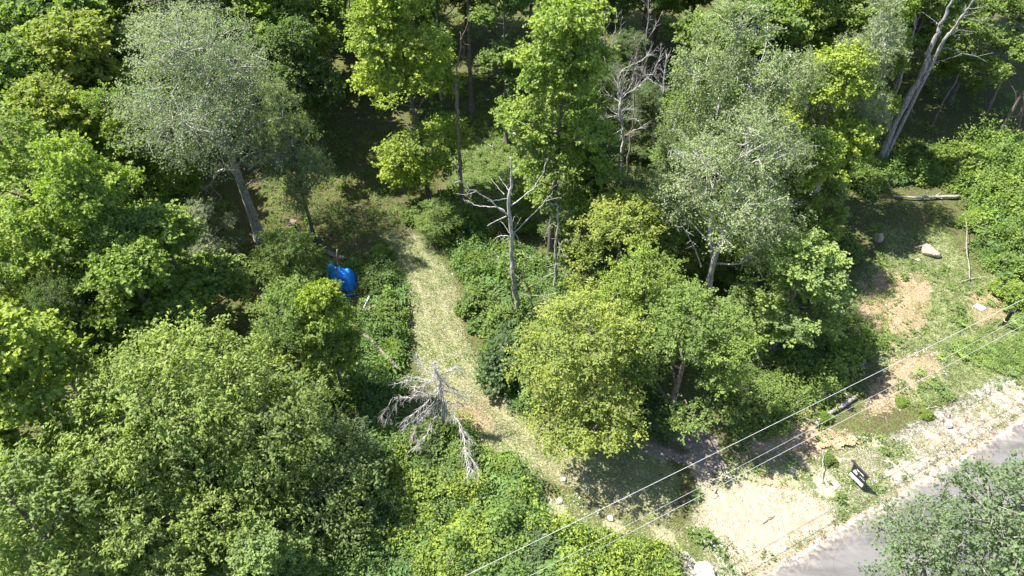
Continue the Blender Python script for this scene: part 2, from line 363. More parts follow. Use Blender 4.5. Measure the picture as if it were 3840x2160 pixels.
# ---------------------------------------------------------------- live trees
SPEC = {  # leaf length, width ratio, shoots, leaves per shoot, clump flattening, leaf normal up bias, twigs per clump, droop
    'maple':  dict(L=.18, W=.95, K=8, M=14, flat=.45, up=1.25, tw=1, droop=.30, bf=.55),
    'ash':    dict(L=.23, W=.38, K=9, M=14, flat=.7, up=1.0, tw=1, droop=.75, bf=.7),
    'poplar': dict(L=.115, W=.85, K=9, M=13, flat=.8, up=.55, tw=2, droop=.25, bf=.85, tr=1.5),
    'beech':  dict(L=.128, W=.62, K=9, M=16, flat=.5, up=1.15, tw=1, droop=.35, bf=.55),
    'hemlock': dict(L=.17, W=.3, K=9, M=14, flat=.35, up=1.0, tw=1, droop=.5, bf=.4),
}
def gen_tree(seed, species, H, R, cb, ncl, lean=(0, 0), shape='round', leaf_scale=1.0, trunk_r=None, cr_scale=1.0, sparse=1.0, boughs=None, bough_scale=1.0):
    rng = np.random.default_rng(seed); S = SPEC[species]
    zc0, zc1 = H * cb, H
    ph = rng.uniform(0, 6.28, 6)
    tb = np.linspace(0, 1, 14)
    ax = np.stack([lean[0] * tb ** 1.2 + .12 * np.sin(3 * tb + ph[0]) * tb, lean[1] * tb ** 1.2 + .12 * np.sin(2.6 * tb + ph[1]) * tb, tb * H * .93], 1)
    def axis_at(z): return np.stack([np.interp(z, ax[:, 2], ax[:, 0]), np.interp(z, ax[:, 2], ax[:, 1]), z], -1)
    cr = np.clip(R * .27, .55, 1.25) * cr_scale
    pts = []; own = []; dmin = cr * .72
    def prof(q):
        if shape == 'cone': return (1 - q) ** .8 * .96 + .06
        if shape == 'dome': return math.sqrt(max(0, 1 - q ** 2.2)) * (.75 + .25 * min(1, q * 4)) + .05
        if shape == 'vase': return math.sin(math.pi * min(.97, .1 + .82 * q ** .8)) ** .7
        return math.sin(math.pi * (.10 + .86 * q ** .85)) ** .75
    nb = boughs or int(np.clip(ncl / 11, 10, 40)); B = []; Rb = []
    zs = np.sort(rng.uniform(.02, 1, nb) ** .85); zs[-1] = .96
    for k in range(nb):
        q = zs[k]; pr = prof(q); phi = k * 2.39996 + rng.normal(0, .45); rb = R * .34 * rng.uniform(.5, 1.45) * (22 / nb) ** .33 * bough_scale
        r = max(0, R * pr * rng.uniform(.55, 1.08) - rb * .45) if q < .93 else R * .08
        z = zc0 + (zc1 - zc0) * q - rb * .35
        c = axis_at(np.array(z)) + np.array([r * math.cos(phi), r * math.sin(phi), rng.normal(0, .25)]); c[2] -= .10 * r
        B.append(c); Rb.append(rb)
    B = np.array(B); Rb = np.array(Rb); w = Rb ** 2 / np.sum(Rb ** 2)
    tries = 0
    while len(pts) < ncl and tries < ncl * 30:
        tries += 1; k = rng.choice(nb, p=w)
        d = unit(rng.normal(0, 1, 3) + np.array([0, 0, .35])); c = B[k] + d * Rb[k] * rng.uniform(.55, 1.05) * np.array([1.12, 1.12, S['bf']])
        if pts and np.min(np.sum((np.array(pts) - c) ** 2, 1)) < dmin ** 2: continue
        pts.append(c); own.append(k)
    C = np.array(pts); nC = len(C)
    # wood
    T = Tubes(); tr = trunk_r or (.035 + .0135 * H)
    T.add(ax + 0, tr * (1.15 - tb * .98) * (1 + .35 * np.exp(-tb * 40)), 8)
    limb_nodes = []
    for k in range(nb):
        e = B[k]; ro = np.linalg.norm(e[:2] - axis_at(e[2])[:2]); hz = max(zc0 * .7, e[2] - ro * rng.uniform(.5, 1.0)); s0 = axis_at(np.array(min(hz, H * .88)))
        mid = s0 * .45 + e * .55 + np.array([0, 0, -.06 * ro]) + rng.normal(0, .08, 3) * ro
        pp = curve_pts([s0, mid, e], 7); T.add(pp, np.linspace(tr * .36 * (1 - .6 * s0[2] / H) + .016, .018, 7), 5, False); limb_nodes.append(pp[3:])
    for i in range(nC):
        LN = limb_nodes[own[i]]; s0 = LN[np.argmin(np.sum((LN - C[i]) ** 2, 1))]
        mid = (s0 + C[i]) / 2 + rng.normal(0, .06, 3); T.add(curve_pts([s0, mid, C[i]], 4), np.array([.02, .016, .013, .009]) * S.get('tr', 1), 4, False)
    # leaves
    Ks, Ms = S['K'], S['M']
    cax = axis_at(C[:, 2] - .25 * R) * .4 + (B[own] - np.array([0, 0, .3 * cr])) * .6
    out = unit(C - cax)
    rd = rng.normal(0, 1, (nC, Ks, 3)) * np.array([1, 1, S['flat']])
    dr = unit(out[:, None] * .55 + unit(rd) + np.array([0, 0, .12]))
    ln = cr * rng.uniform(.55, 1.2, (nC, Ks))
    if S['tw'] > 0:
        for i in range(nC):
            for k in range(S['tw']):
                e = C[i] + dr[i, k] * ln[i, k] * .95; m = C[i] + dr[i, k] * ln[i, k] * .5 + rng.normal(0, .06, 3)
                T.add(np.array([C[i], m, e]), np.array([.011, .009, .005]) * S.get('tr', 1), 3, False)
    t = rng.uniform(.08, 1.0, (nC, Ks, Ms)) ** .8
    pos = C[:, None, None] + dr[:, :, None] * (ln[:, :, None] * t)[..., None]
    pos[..., 2] -= (t ** 2) * cr * .28 * S['droop']
    pos += rng.normal(0, .075 * cr, pos.shape)
    ld = unit(dr[:, :, None] * .5 + rng.normal(0, .65, pos.shape) + np.array([0, 0, -.45 * S['droop']]))
    nr = unit(np.array([0, 0, 1.]) * S['up'] + rng.normal(0, .5, pos.shape) + out[:, None, None] * .35)
    N = nC * Ks * Ms
    keep = rng.random(N) < sparse
    pos, ld, nr = pos.reshape(-1, 3)[keep], ld.reshape(-1, 3)[keep], nr.reshape(-1, 3)[keep]
    rc = np.repeat(rng.normal(.5, .11, nC) + rng.normal(0, .13, nb)[np.array(own)], Ks * Ms)[keep]
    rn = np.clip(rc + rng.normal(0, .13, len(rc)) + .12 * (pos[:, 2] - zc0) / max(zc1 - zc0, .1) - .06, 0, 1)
    L = S['L'] * leaf_scale * rng.uniform(.7, 1.3, len(pos))
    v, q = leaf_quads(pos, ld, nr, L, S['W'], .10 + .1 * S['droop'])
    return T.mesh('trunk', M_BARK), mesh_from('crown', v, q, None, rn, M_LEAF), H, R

# palette (leaf colours; brighter ones also stand in for sunlit crowns)
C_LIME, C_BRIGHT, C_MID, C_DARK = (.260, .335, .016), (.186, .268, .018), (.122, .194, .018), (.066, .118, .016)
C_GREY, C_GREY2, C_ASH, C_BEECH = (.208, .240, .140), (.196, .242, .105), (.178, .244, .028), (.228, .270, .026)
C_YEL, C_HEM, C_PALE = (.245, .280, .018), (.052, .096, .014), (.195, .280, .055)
B_GREY, B_DARK, B_DEAD, B_BROWN = (.46, .45, .43), (.18, .16, .14), (.48, .46, .44), (.27, .22, .18)

VAR = {}
def variant(key):
    if key not in VAR:
        sp_, i = key.split(':'); i = int(i)
        prm = {'maple': dict(H=12, R=3.0, cb=.30, ncl=190), 'ash': dict(H=11, R=3.2, cb=.25, ncl=190), 'poplar': dict(H=13, R=3.0, cb=.38, ncl=200),
               'beech': dict(H=9, R=2.8, cb=.12, ncl=190), 'hemlock': dict(H=10, R=2.4, cb=.08, ncl=190)}[sp_]
        if sp_ == 'maple' and i == 9: prm.update(H=15, R=3.4, cb=.5, ncl=170)
        shape = {'maple': ['round', 'dome', 'round', 'cone'][i % 4], 'ash': 'dome', 'poplar': ['round', 'vase', 'round'][i % 3], 'beech': ['round', 'vase'][i % 2], 'hemlock': 'cone'}[sp_]
        if sp_ == 'maple' and i < 9: prm.update(boughs=[18, 12, 22, 15, 26, 13, 17, 20][i], leaf_scale=[1, 1.12, .85, 1, .9, 1.2, .8, 1.05][i], bough_scale=[.8, .9, .76, .85, .74, .88, .8, .78][i])
        if sp_ == 'poplar': prm.update(boughs=[15, 12, 18][i % 3], bough_scale=.85)
        if sp_ == 'beech': prm.update(boughs=[17, 12][i % 2], bough_scale=.9)
        VAR[key] = gen_tree(100 + 17 * i + len(sp_) * 7, sp_, shape=shape, **prm)
    return VAR[key]
def place_tree(name, label, cat, xy, H, R, key, col, bark=B_DARK, rz=0., group=None, meshes=None, extra=None):
    tm, cm, h0, r0 = meshes or variant(key)
    t = thing(name, label, cat, (xy[0], xy[1], float(gz(xy[0], xy[1])) - .05), group, rz)
    t.scale = (R / r0, R / r0, H / h0)
    link('trunk', tm, t, bark); link('crown', cm, t, col)
    return t
def at_c(u, v, H, cb):        # plan position of a tree whose crown centre is seen at pixel (u, v)
    return P(u, v, H * K * (.5 + cb * .5))[:2]

# (species:variant, name, mode, u, v, H, R, colour, bark, rotation, label)
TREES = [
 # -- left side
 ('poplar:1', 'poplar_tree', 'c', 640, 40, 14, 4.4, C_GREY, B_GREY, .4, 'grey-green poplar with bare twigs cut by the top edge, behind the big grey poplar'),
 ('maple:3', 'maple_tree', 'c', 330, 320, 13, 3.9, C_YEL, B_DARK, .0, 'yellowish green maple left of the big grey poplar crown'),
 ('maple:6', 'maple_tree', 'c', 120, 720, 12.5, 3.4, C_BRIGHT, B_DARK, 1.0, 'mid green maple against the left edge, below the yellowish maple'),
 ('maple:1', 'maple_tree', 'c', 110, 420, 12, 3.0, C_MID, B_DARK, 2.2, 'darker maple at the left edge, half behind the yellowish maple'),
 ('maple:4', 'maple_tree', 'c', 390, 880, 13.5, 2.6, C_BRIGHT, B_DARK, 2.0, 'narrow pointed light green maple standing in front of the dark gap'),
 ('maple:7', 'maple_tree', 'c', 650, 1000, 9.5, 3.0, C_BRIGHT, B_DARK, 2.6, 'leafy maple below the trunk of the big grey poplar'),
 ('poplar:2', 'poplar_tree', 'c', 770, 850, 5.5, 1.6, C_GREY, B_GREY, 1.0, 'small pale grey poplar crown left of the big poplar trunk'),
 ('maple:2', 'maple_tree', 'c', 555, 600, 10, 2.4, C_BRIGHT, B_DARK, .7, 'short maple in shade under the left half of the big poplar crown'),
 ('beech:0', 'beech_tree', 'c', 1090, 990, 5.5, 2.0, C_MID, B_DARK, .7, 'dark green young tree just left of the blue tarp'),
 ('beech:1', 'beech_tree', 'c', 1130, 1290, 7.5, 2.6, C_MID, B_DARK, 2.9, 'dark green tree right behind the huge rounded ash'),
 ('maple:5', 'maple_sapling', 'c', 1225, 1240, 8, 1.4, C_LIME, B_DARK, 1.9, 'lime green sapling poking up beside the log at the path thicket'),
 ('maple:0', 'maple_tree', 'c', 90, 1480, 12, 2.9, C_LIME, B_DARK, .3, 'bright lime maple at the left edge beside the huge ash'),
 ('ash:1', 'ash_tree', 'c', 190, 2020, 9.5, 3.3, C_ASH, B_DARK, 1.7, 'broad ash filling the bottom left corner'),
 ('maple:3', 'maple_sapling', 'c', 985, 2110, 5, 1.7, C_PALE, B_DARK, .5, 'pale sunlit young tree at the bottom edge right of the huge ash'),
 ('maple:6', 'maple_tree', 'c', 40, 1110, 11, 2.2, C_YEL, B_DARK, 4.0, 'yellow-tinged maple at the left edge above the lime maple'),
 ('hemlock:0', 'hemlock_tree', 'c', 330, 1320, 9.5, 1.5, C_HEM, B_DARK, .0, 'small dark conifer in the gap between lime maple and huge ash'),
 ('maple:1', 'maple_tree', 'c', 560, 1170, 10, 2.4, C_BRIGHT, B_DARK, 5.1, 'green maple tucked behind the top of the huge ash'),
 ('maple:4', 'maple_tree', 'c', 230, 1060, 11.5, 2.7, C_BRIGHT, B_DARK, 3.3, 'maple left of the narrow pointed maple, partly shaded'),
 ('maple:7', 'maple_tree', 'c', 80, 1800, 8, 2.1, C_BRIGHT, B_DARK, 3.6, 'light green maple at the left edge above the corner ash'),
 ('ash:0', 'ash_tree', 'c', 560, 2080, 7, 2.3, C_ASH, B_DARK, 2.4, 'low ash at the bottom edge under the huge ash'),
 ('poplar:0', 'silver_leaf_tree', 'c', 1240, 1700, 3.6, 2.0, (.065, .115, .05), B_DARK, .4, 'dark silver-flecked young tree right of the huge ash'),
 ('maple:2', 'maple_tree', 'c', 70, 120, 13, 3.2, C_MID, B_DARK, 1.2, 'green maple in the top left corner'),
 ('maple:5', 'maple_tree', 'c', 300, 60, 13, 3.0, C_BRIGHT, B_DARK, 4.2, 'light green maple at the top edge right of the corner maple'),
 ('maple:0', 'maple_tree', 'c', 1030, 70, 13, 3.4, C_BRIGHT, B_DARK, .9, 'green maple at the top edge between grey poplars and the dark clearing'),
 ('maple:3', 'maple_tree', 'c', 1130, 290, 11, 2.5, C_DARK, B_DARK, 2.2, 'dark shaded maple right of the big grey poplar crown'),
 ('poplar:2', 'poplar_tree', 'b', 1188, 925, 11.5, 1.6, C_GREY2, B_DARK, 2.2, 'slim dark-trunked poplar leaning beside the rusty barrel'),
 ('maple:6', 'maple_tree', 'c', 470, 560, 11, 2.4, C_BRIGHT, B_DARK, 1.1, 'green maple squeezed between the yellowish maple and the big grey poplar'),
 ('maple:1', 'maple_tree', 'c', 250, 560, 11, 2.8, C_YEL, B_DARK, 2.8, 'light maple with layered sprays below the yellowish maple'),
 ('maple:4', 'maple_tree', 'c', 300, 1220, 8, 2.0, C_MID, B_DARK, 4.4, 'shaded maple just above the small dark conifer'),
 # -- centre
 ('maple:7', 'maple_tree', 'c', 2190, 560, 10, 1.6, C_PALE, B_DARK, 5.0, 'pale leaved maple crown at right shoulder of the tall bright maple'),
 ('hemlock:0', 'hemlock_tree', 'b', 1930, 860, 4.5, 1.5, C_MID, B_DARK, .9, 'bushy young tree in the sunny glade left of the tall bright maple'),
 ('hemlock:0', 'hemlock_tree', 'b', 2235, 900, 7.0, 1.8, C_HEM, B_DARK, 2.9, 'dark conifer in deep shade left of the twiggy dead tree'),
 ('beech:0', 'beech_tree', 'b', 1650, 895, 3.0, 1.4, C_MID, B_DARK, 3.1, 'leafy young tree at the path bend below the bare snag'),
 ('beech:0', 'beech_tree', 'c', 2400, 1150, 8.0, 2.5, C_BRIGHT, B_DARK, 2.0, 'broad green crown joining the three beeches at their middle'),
 ('hemlock:0', 'hemlock_tree', 'b', 2235, 560, 6.5, 1.8, C_HEM, B_DARK, .3, 'dark conifer added to darken the floor left of the slim dead stems'),  # this and the next two conifers are added to darken the lit floor
 ('hemlock:0', 'hemlock_tree', 'b', 2400, 600, 6.0, 1.9, C_HEM, B_DARK, 3.3, 'dark conifer added to darken the floor among the slim dead stems'),
 ('hemlock:0', 'hemlock_tree', 'b', 2330, 420, 6.5, 2.0, C_HEM, B_DARK, 5.3, 'dark conifer added to darken the floor at the back of the slim dead stems'),
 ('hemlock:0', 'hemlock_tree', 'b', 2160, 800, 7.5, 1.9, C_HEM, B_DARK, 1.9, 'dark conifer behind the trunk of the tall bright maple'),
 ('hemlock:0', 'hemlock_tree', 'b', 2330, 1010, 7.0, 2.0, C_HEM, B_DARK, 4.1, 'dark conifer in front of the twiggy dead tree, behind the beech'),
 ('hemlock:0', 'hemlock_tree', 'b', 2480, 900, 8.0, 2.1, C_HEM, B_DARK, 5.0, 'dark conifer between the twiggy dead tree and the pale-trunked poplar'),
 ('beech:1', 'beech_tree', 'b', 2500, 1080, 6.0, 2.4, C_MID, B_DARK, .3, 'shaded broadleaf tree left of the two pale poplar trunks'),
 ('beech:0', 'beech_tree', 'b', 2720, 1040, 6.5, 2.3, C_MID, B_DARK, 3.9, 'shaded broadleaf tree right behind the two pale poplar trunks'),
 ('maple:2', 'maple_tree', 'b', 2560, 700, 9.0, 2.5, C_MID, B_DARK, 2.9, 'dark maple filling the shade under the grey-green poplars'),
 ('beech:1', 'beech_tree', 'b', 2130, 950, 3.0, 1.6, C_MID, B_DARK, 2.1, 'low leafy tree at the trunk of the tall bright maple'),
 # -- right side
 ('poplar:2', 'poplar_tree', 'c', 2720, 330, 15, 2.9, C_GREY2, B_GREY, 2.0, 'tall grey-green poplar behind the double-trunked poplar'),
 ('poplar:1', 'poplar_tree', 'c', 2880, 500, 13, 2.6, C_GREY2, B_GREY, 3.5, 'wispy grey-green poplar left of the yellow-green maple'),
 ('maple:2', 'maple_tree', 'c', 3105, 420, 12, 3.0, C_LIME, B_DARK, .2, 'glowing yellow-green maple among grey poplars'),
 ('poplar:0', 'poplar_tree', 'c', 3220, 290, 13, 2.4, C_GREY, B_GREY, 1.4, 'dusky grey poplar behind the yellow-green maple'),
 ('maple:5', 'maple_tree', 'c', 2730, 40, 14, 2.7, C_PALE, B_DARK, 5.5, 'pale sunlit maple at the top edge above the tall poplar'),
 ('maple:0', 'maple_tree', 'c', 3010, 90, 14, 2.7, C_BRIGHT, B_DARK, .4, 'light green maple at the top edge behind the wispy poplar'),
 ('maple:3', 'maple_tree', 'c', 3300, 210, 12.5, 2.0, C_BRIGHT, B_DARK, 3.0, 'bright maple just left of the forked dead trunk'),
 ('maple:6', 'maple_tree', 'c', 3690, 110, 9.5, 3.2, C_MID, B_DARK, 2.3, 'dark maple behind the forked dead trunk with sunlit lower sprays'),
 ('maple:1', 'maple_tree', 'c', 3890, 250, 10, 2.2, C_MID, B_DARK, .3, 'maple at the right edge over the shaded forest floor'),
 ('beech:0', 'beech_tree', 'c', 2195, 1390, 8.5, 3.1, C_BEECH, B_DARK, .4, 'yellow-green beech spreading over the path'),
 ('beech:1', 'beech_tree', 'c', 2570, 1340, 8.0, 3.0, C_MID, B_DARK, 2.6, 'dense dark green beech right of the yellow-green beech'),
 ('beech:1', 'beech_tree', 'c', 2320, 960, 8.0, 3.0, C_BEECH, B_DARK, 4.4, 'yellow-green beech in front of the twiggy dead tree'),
 ('maple:4', 'maple_tree', 'c', 2990, 1070, 8, 2.6, C_PALE, B_DARK, 2.0, 'open pale-leaved maple leaning over the dead limbs at the sunny bank'),
 ('maple:7', 'maple_tree', 'c', 3020, 690, 9, 2.3, C_BRIGHT, B_DARK, 5.3, 'green maple in shade under the yellow-green maple'),
 ('maple:2', 'maple_sapling', 'c', 3110, 775, 6, 1.1, C_PALE, B_DARK, .8, 'small pale sapling left of the fallen grey trunk'),
 ('beech:0', 'beech_tree', 'c', 2830, 930, 6, 1.9, C_MID, B_DARK, 1.8, 'dark understorey tree right of the white poplar trunks'),
]
trees_xy = []
for i, (key, name, mode, u, v, H, R, col, bark, rz, label) in enumerate(TREES):
    cb = {'maple': .3, 'ash': .25, 'poplar': .38, 'beech': .12, 'hemlock': .08}[key.split(':')[0]]
    xy = P(u, v)[:2] if mode == 'b' else at_c(u, v, H, cb)
    cat = 'tree'
    place_tree(name, label, cat, xy, H * K, R * K, key, col, bark, rz, 'live broadleaf trees of the wood' if 'hemlock' not in name else 'small conifers of the wood')
    trees_xy.append(xy)

# single trees with their own growth
def own_tree(name, label, xy, H, R, cb, ncl, species, col, bark, seed, **kw):
    m = gen_tree(seed, species, H * K, R * K, cb, ncl, **kw)
    trees_xy.append(xy)
    return place_tree(name, label, 'tree', xy, H * K, R * K, '', col, bark, 0, 'live broadleaf trees of the wood', m)
big_poplar = own_tree('poplar_tree', 'big grey-leaved poplar with a pale crooked trunk left of the shady clearing', P(975, 890)[:2], 14, 4.7, .56, 360, 'poplar', C_GREY, B_GREY, 11, shape='round', trunk_r=.32, boughs=19, bough_scale=.92, lean=(-.5, .3))
own_tree('ash_tree', 'huge rounded ash filling the lower left of the view', P(700, 1640, 5.2 * K)[:2], 9.0, 5.7, .12, 520, 'ash', C_ASH, B_DARK, 12, shape='dome', trunk_r=.3, boughs=26, bough_scale=.86)
own_tree('maple_tree', 'tall bright lime maple on a leaning trunk beside the shady clearing', P(1612, 765)[:2], 15.6, 2.9, .18, 330, 'maple', C_LIME, B_DARK, 13, shape='round', boughs=28, bough_scale=1.0, trunk_r=.17, lean=(-1.2, .2))
own_tree('maple_tree', 'tall bright maple with pale leaf undersides right of the broken bare snag', P(2060, 990)[:2], 17, 2.9, .26, 360, 'maple', C_BRIGHT, B_DARK, 14, boughs=30, bough_scale=1.0, trunk_r=.2, lean=(.25, 0))
own_tree('maple_tree', 'maple at the top edge whose dark trunk rises behind the kinked snag', P(1770, 425)[:2], 16, 3.0, .66, 130, 'maple', C_BRIGHT, B_DARK, 17, trunk_r=.2)
own_tree('maple_tree', 'shaded maple with a bare lower trunk right of the broken bare snag', P(1898, 540)[:2], 13.5, 2.2, .42, 130, 'maple', C_MID, B_DARK, 18, trunk_r=.17)
own_tree('poplar_tree', 'grey-green poplar on two pale trunks rising from the beeches', P(2622, 1190)[:2], 12.5, 3.5, .44, 310, 'poplar', C_GREY2, B_GREY, 15, shape='round', trunk_r=.2, boughs=15, bough_scale=.8)
own_tree('poplar_tree', 'close poplar crown with glossy leaves hanging over the road', P(3740, 2080, 15.5 * K)[:2], 18.0, 2.0, .70, 250, 'poplar', (.110, .170, .072), (.25, .24, .22), 16, shape='dome', sparse=.85, leaf_scale=.72, cr_scale=.9)

# the forest that closes the view beyond the clearing and past the sides
rng = np.random.default_rng(77); n_bg = 0
bgl = {'l': 'shaded maple of the deep wood behind the grey poplars', 'c': 'dark maple of the deep wood behind the clearing', 'r': 'dark maple of the deep wood behind the forked dead trunk'}
for row, y0 in enumerate(np.arange(50, 76, 6.2)):
    for x0 in np.arange(-52, 53, 6.4):
        x = x0 + rng.uniform(-1.6, 1.6) + (row % 2) * 3.2; y = y0 + rng.uniform(-1.4, 1.4)
        if abs(x) > .74 * (y * .707 + 22): continue
        if 3 < x < 12 and y < 60: continue
        hi_ = (-12 < x < 13) or x > 20
        if -10 < x < 4 and y < 60: continue
        if x > 22 and y < 55: continue
        if min(math.hypot(x - a[0], y - a[1]) for a in trees_xy) < 4.2: continue
        z_ = 'l' if x < -12 else ('c' if x < 16 else 'r')
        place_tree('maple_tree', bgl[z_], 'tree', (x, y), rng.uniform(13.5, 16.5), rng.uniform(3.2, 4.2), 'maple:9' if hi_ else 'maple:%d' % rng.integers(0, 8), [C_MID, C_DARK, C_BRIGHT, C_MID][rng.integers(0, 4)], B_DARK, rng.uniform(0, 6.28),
                   {'l': 'deep wood behind the grey poplars', 'c': 'deep wood behind the clearing', 'r': 'deep wood behind the forked dead trunk'}[z_]); n_bg += 1

# ---------------------------------------------------------------- dead trees and bare wood
def bare_tree(name, label, cat, base, parts, bark, seed, twig=.35, twig_len=.7, spread=1.2, droop=0., group='bare dead trees'):
    """parts: list of (kind, pixel polyline, r0, r1, depth at end); polylines run over the plane y = base y and swing off it by depth"""
    rng = np.random.default_rng(seed); b = P(*base); y0 = b[1]; b[2] = float(gz(b[0], b[1])) - .05
    t = thing(name, label, cat, tuple(b), group)
    for kind, pl, r0, r1, dep in parts:
        n = len(pl)
        if isinstance(dep, tuple):
            z0 = PY(*pl[0], y0)[2] if dep[0] is None else dep[0]; pts = np.array([P(u, v, z0 + (dep[1] - z0) * i / (n - 1)) for i, (u, v) in enumerate(pl)])
        else: pts = np.array([PY(u, v, y0 + dep * (i / max(n - 1, 1)) ** 1.1) for i, (u, v) in enumerate(pl)])
        if kind == 'trunk' and len(pl) > 3: pts[0][2] = min(pts[0][2], b[2])
        k = max(6, n * 3); c = curve_pts(pts, k) - b
        ln = np.sum(np.linalg.norm(np.diff(c, axis=0), axis=1))
        c[1:-1] += rng.normal(0, .014 * min(ln, 3), (k - 2, 3))
        if kind == 'branch': r0, r1 = r0 * .8, r1 * .85
        T = Tubes(); T.add(c, np.linspace(r0, r1, k) * rng.uniform(.85, 1.15, k), 7 if kind == 'trunk' else 5)
        if twig > 0:
            m = int(ln / twig)
            for _ in range(m):
                f = rng.uniform(.25 if kind != 'trunk' else .55, 1); p0 = c[int(f * (k - 1))]; tn = unit(c[min(k - 1, int(f * (k - 1)) + 1)] - c[max(0, int(f * (k - 1)) - 1)])
                d = unit(tn * .9 + unit(rng.normal(0, 1, 3)) * spread + np.array([0, 0, .25 - droop]))
                L = twig_len * rng.uniform(.35, 1.2); rr = min(r1 * .7 + .003, .010)
                p1 = p0 + d * L * .55; p2 = p1 + unit(d + rng.normal(0, .35, 3) + np.array([0, 0, .1 - droop])) * L * .5
                T.add(np.array([p0, p1, p2]), [rr, rr * .75, rr * .4], 3, False)
                if rng.random() < .6:
                    p3 = p1 + unit(d + rng.normal(0, .6, 3) + np.array([0, 0, -droop])) * L * .4; T.add(np.array([p1, p3]), [rr * .7, rr * .35], 3, False)
        link(kind, T.mesh(kind, M_BARK), t, bark)
    return t
def cr(x0, y0, s, pts): return [(x0 + x / s, y0 + y / s) for x, y in pts]
c3 = lambda *p: cr(1620, 540, 2.07, p)
bare_tree('dead_tree', 'bare grey snag with upswept candelabra branches right of the path', 'dead tree', (1948, 1187), [
  ('trunk', c3((680, 1340), (640, 1120), (622, 900), (615, 720), (600, 560), (598, 400), (615, 300), (618, 200), (605, 100)), .19, .025, 0),
  ('branch', c3((590, 555), (520, 500), (380, 400), (300, 350), (240, 310), (220, 290), (150, 290), (120, 235)), .06, .015, -.8),
  ('branch', c3((218, 288), (205, 235), (170, 180), (185, 120)), .022, .01, -.2),
  ('branch', c3((340, 370), (270, 390), (190, 385)), .03, .012, -.6),
  ('branch', c3((560, 520), (500, 490), (380, 480), (300, 455), (240, 430)), .045, .012, .9),
  ('branch', c3((610, 480), (690, 415), (790, 340), (830, 280), (870, 190), (893, 110)), .055, .013, .8),
  ('branch', c3((790, 340), (845, 310)), .03, .016, .6),
  ('branch', c3((625, 700), (690, 640), (800, 520), (880, 450), (920, 390), (940, 300)), .055, .014, -.9),
  ('branch', c3((885, 445), (940, 425), (1000, 415)), .025, .01, -.9),
  ('branch', c3((580, 560), (500, 595), (430, 635)), .045, .022, -.8),
  ('branch', c3((600, 720), (560, 712), (520, 715), (485, 738)), .045, .022, .5),
  ('branch', c3((620, 680), (660, 720), (690, 800), (715, 860), (750, 880), (780, 875)), .04, .012, -1.0),
  ('branch', c3((598, 360), (560, 310), (520, 250)), .035, .013, .6),
  ('branch', c3((590, 420), (500, 440), (430, 440)), .03, .012, -1.),
  ('branch', c3((560, 390), (490, 310), (445, 255)), .024, .01, .9),
  ('branch', c3((615, 640), (640, 560)), .025, .01, .5), ('branch', c3((640, 660), (690, 570)), .025, .01, -.5),
  ('branch', c3((600, 690), (570, 640), (540, 605)), .025, .01, .6),
  ('branch', c3((622, 900), (635, 1000), (680, 1050)), .03, .014, -.5)], B_DEAD, 21, .55, .35, 1.1)
bare_tree('dead_tree', 'thin dead stem close beside the candelabra snag', 'dead tree', (1920, 1207), [('trunk', c3((620, 1380), (622, 1250), (625, 1100), (622, 980)), .06, .03, 0)], B_BROWN, 5, 0)
bare_tree('dead_tree', 'thin dark dead stem leaning left, right of the candelabra snag', 'dead tree', (2021, 1216), [('trunk', c3((830, 1400), (790, 1290), (750, 1130), (710, 1000), (715, 920)), .07, .02, .3), ('branch', c3((750, 1180), (690, 1080), (700, 980)), .03, .012, .5)], B_BROWN, 6, .9, .3)
bare_tree('dead_spruce', 'broken dead spruce with hooked tip and hanging branches between snag and beech', 'dead tree', (2079, 1110), [
  ('trunk', c3((950, 1180), (960, 1000), (965, 860), (968, 700), (975, 560), (970, 490), (940, 465), (915, 470)), .11, .012, 0),
  ('branch', c3((980, 560), (1060, 580), (1130, 620)), .02, .008, -.5), ('branch', c3((985, 520), (1070, 540), (1110, 560)), .018, .008, .5),
  ('branch', c3((1000, 700), (1080, 690), (1140, 675)), .022, .009, .4), ('branch', c3((975, 755), (1060, 748), (1120, 755)), .022, .009, -.6),
  ('branch', c3((970, 735), (1000, 790), (1015, 850)), .025, .01, -.7), ('branch', c3((972, 740), (992, 800), (975, 870)), .022, .01, -.9),
  ('branch', c3((968, 735), (930, 735)), .03, .018, -.2), ('branch', c3((968, 640), (920, 615), (880, 600)), .02, .008, .6),
  ('branch', c3((960, 610), (915, 630), (885, 700), (865, 750)), .018, .007, -.6), ('branch', c3((960, 920), (1010, 980), (1060, 1030)), .025, .01, -.8),
  ('branch', c3((965, 930), (920, 945), (870, 960)), .022, .009, .5), ('branch', c3((950, 1000), (850, 1050), (720, 1130)), .03, .01, -.6),
  ('branch', c3((960, 1080), (985, 1130), (990, 1180)), .02, .01, -.4)], B_DEAD, 22, .3, .4, 1.0, .5)
bare_tree('dead_spruce', 'fallen dead spruce spreading horizontal bare branches behind the dark bush', 'dead tree', (2110, 1170), [
  ('trunk', c3((1120, 1260), (1020, 1270), (900, 1285), (740, 1295)), .05, .02, .2), ('branch', c3((1000, 1230), (880, 1190), (760, 1175), (680, 1180)), .035, .012, .3),
  ('branch', c3((1060, 1170), (940, 1215), (780, 1250)), .03, .01, -.2), ('branch', c3((1110, 1390), (980, 1375), (860, 1345), (750, 1315)), .035, .012, -.4),
  ('branch', c3((960, 1160), (900, 1170), (840, 1180)), .02, .009, .3)], B_DEAD, 23, .4, .4)
c2 = lambda *p: cr(1200, 0, 1.3414, p)
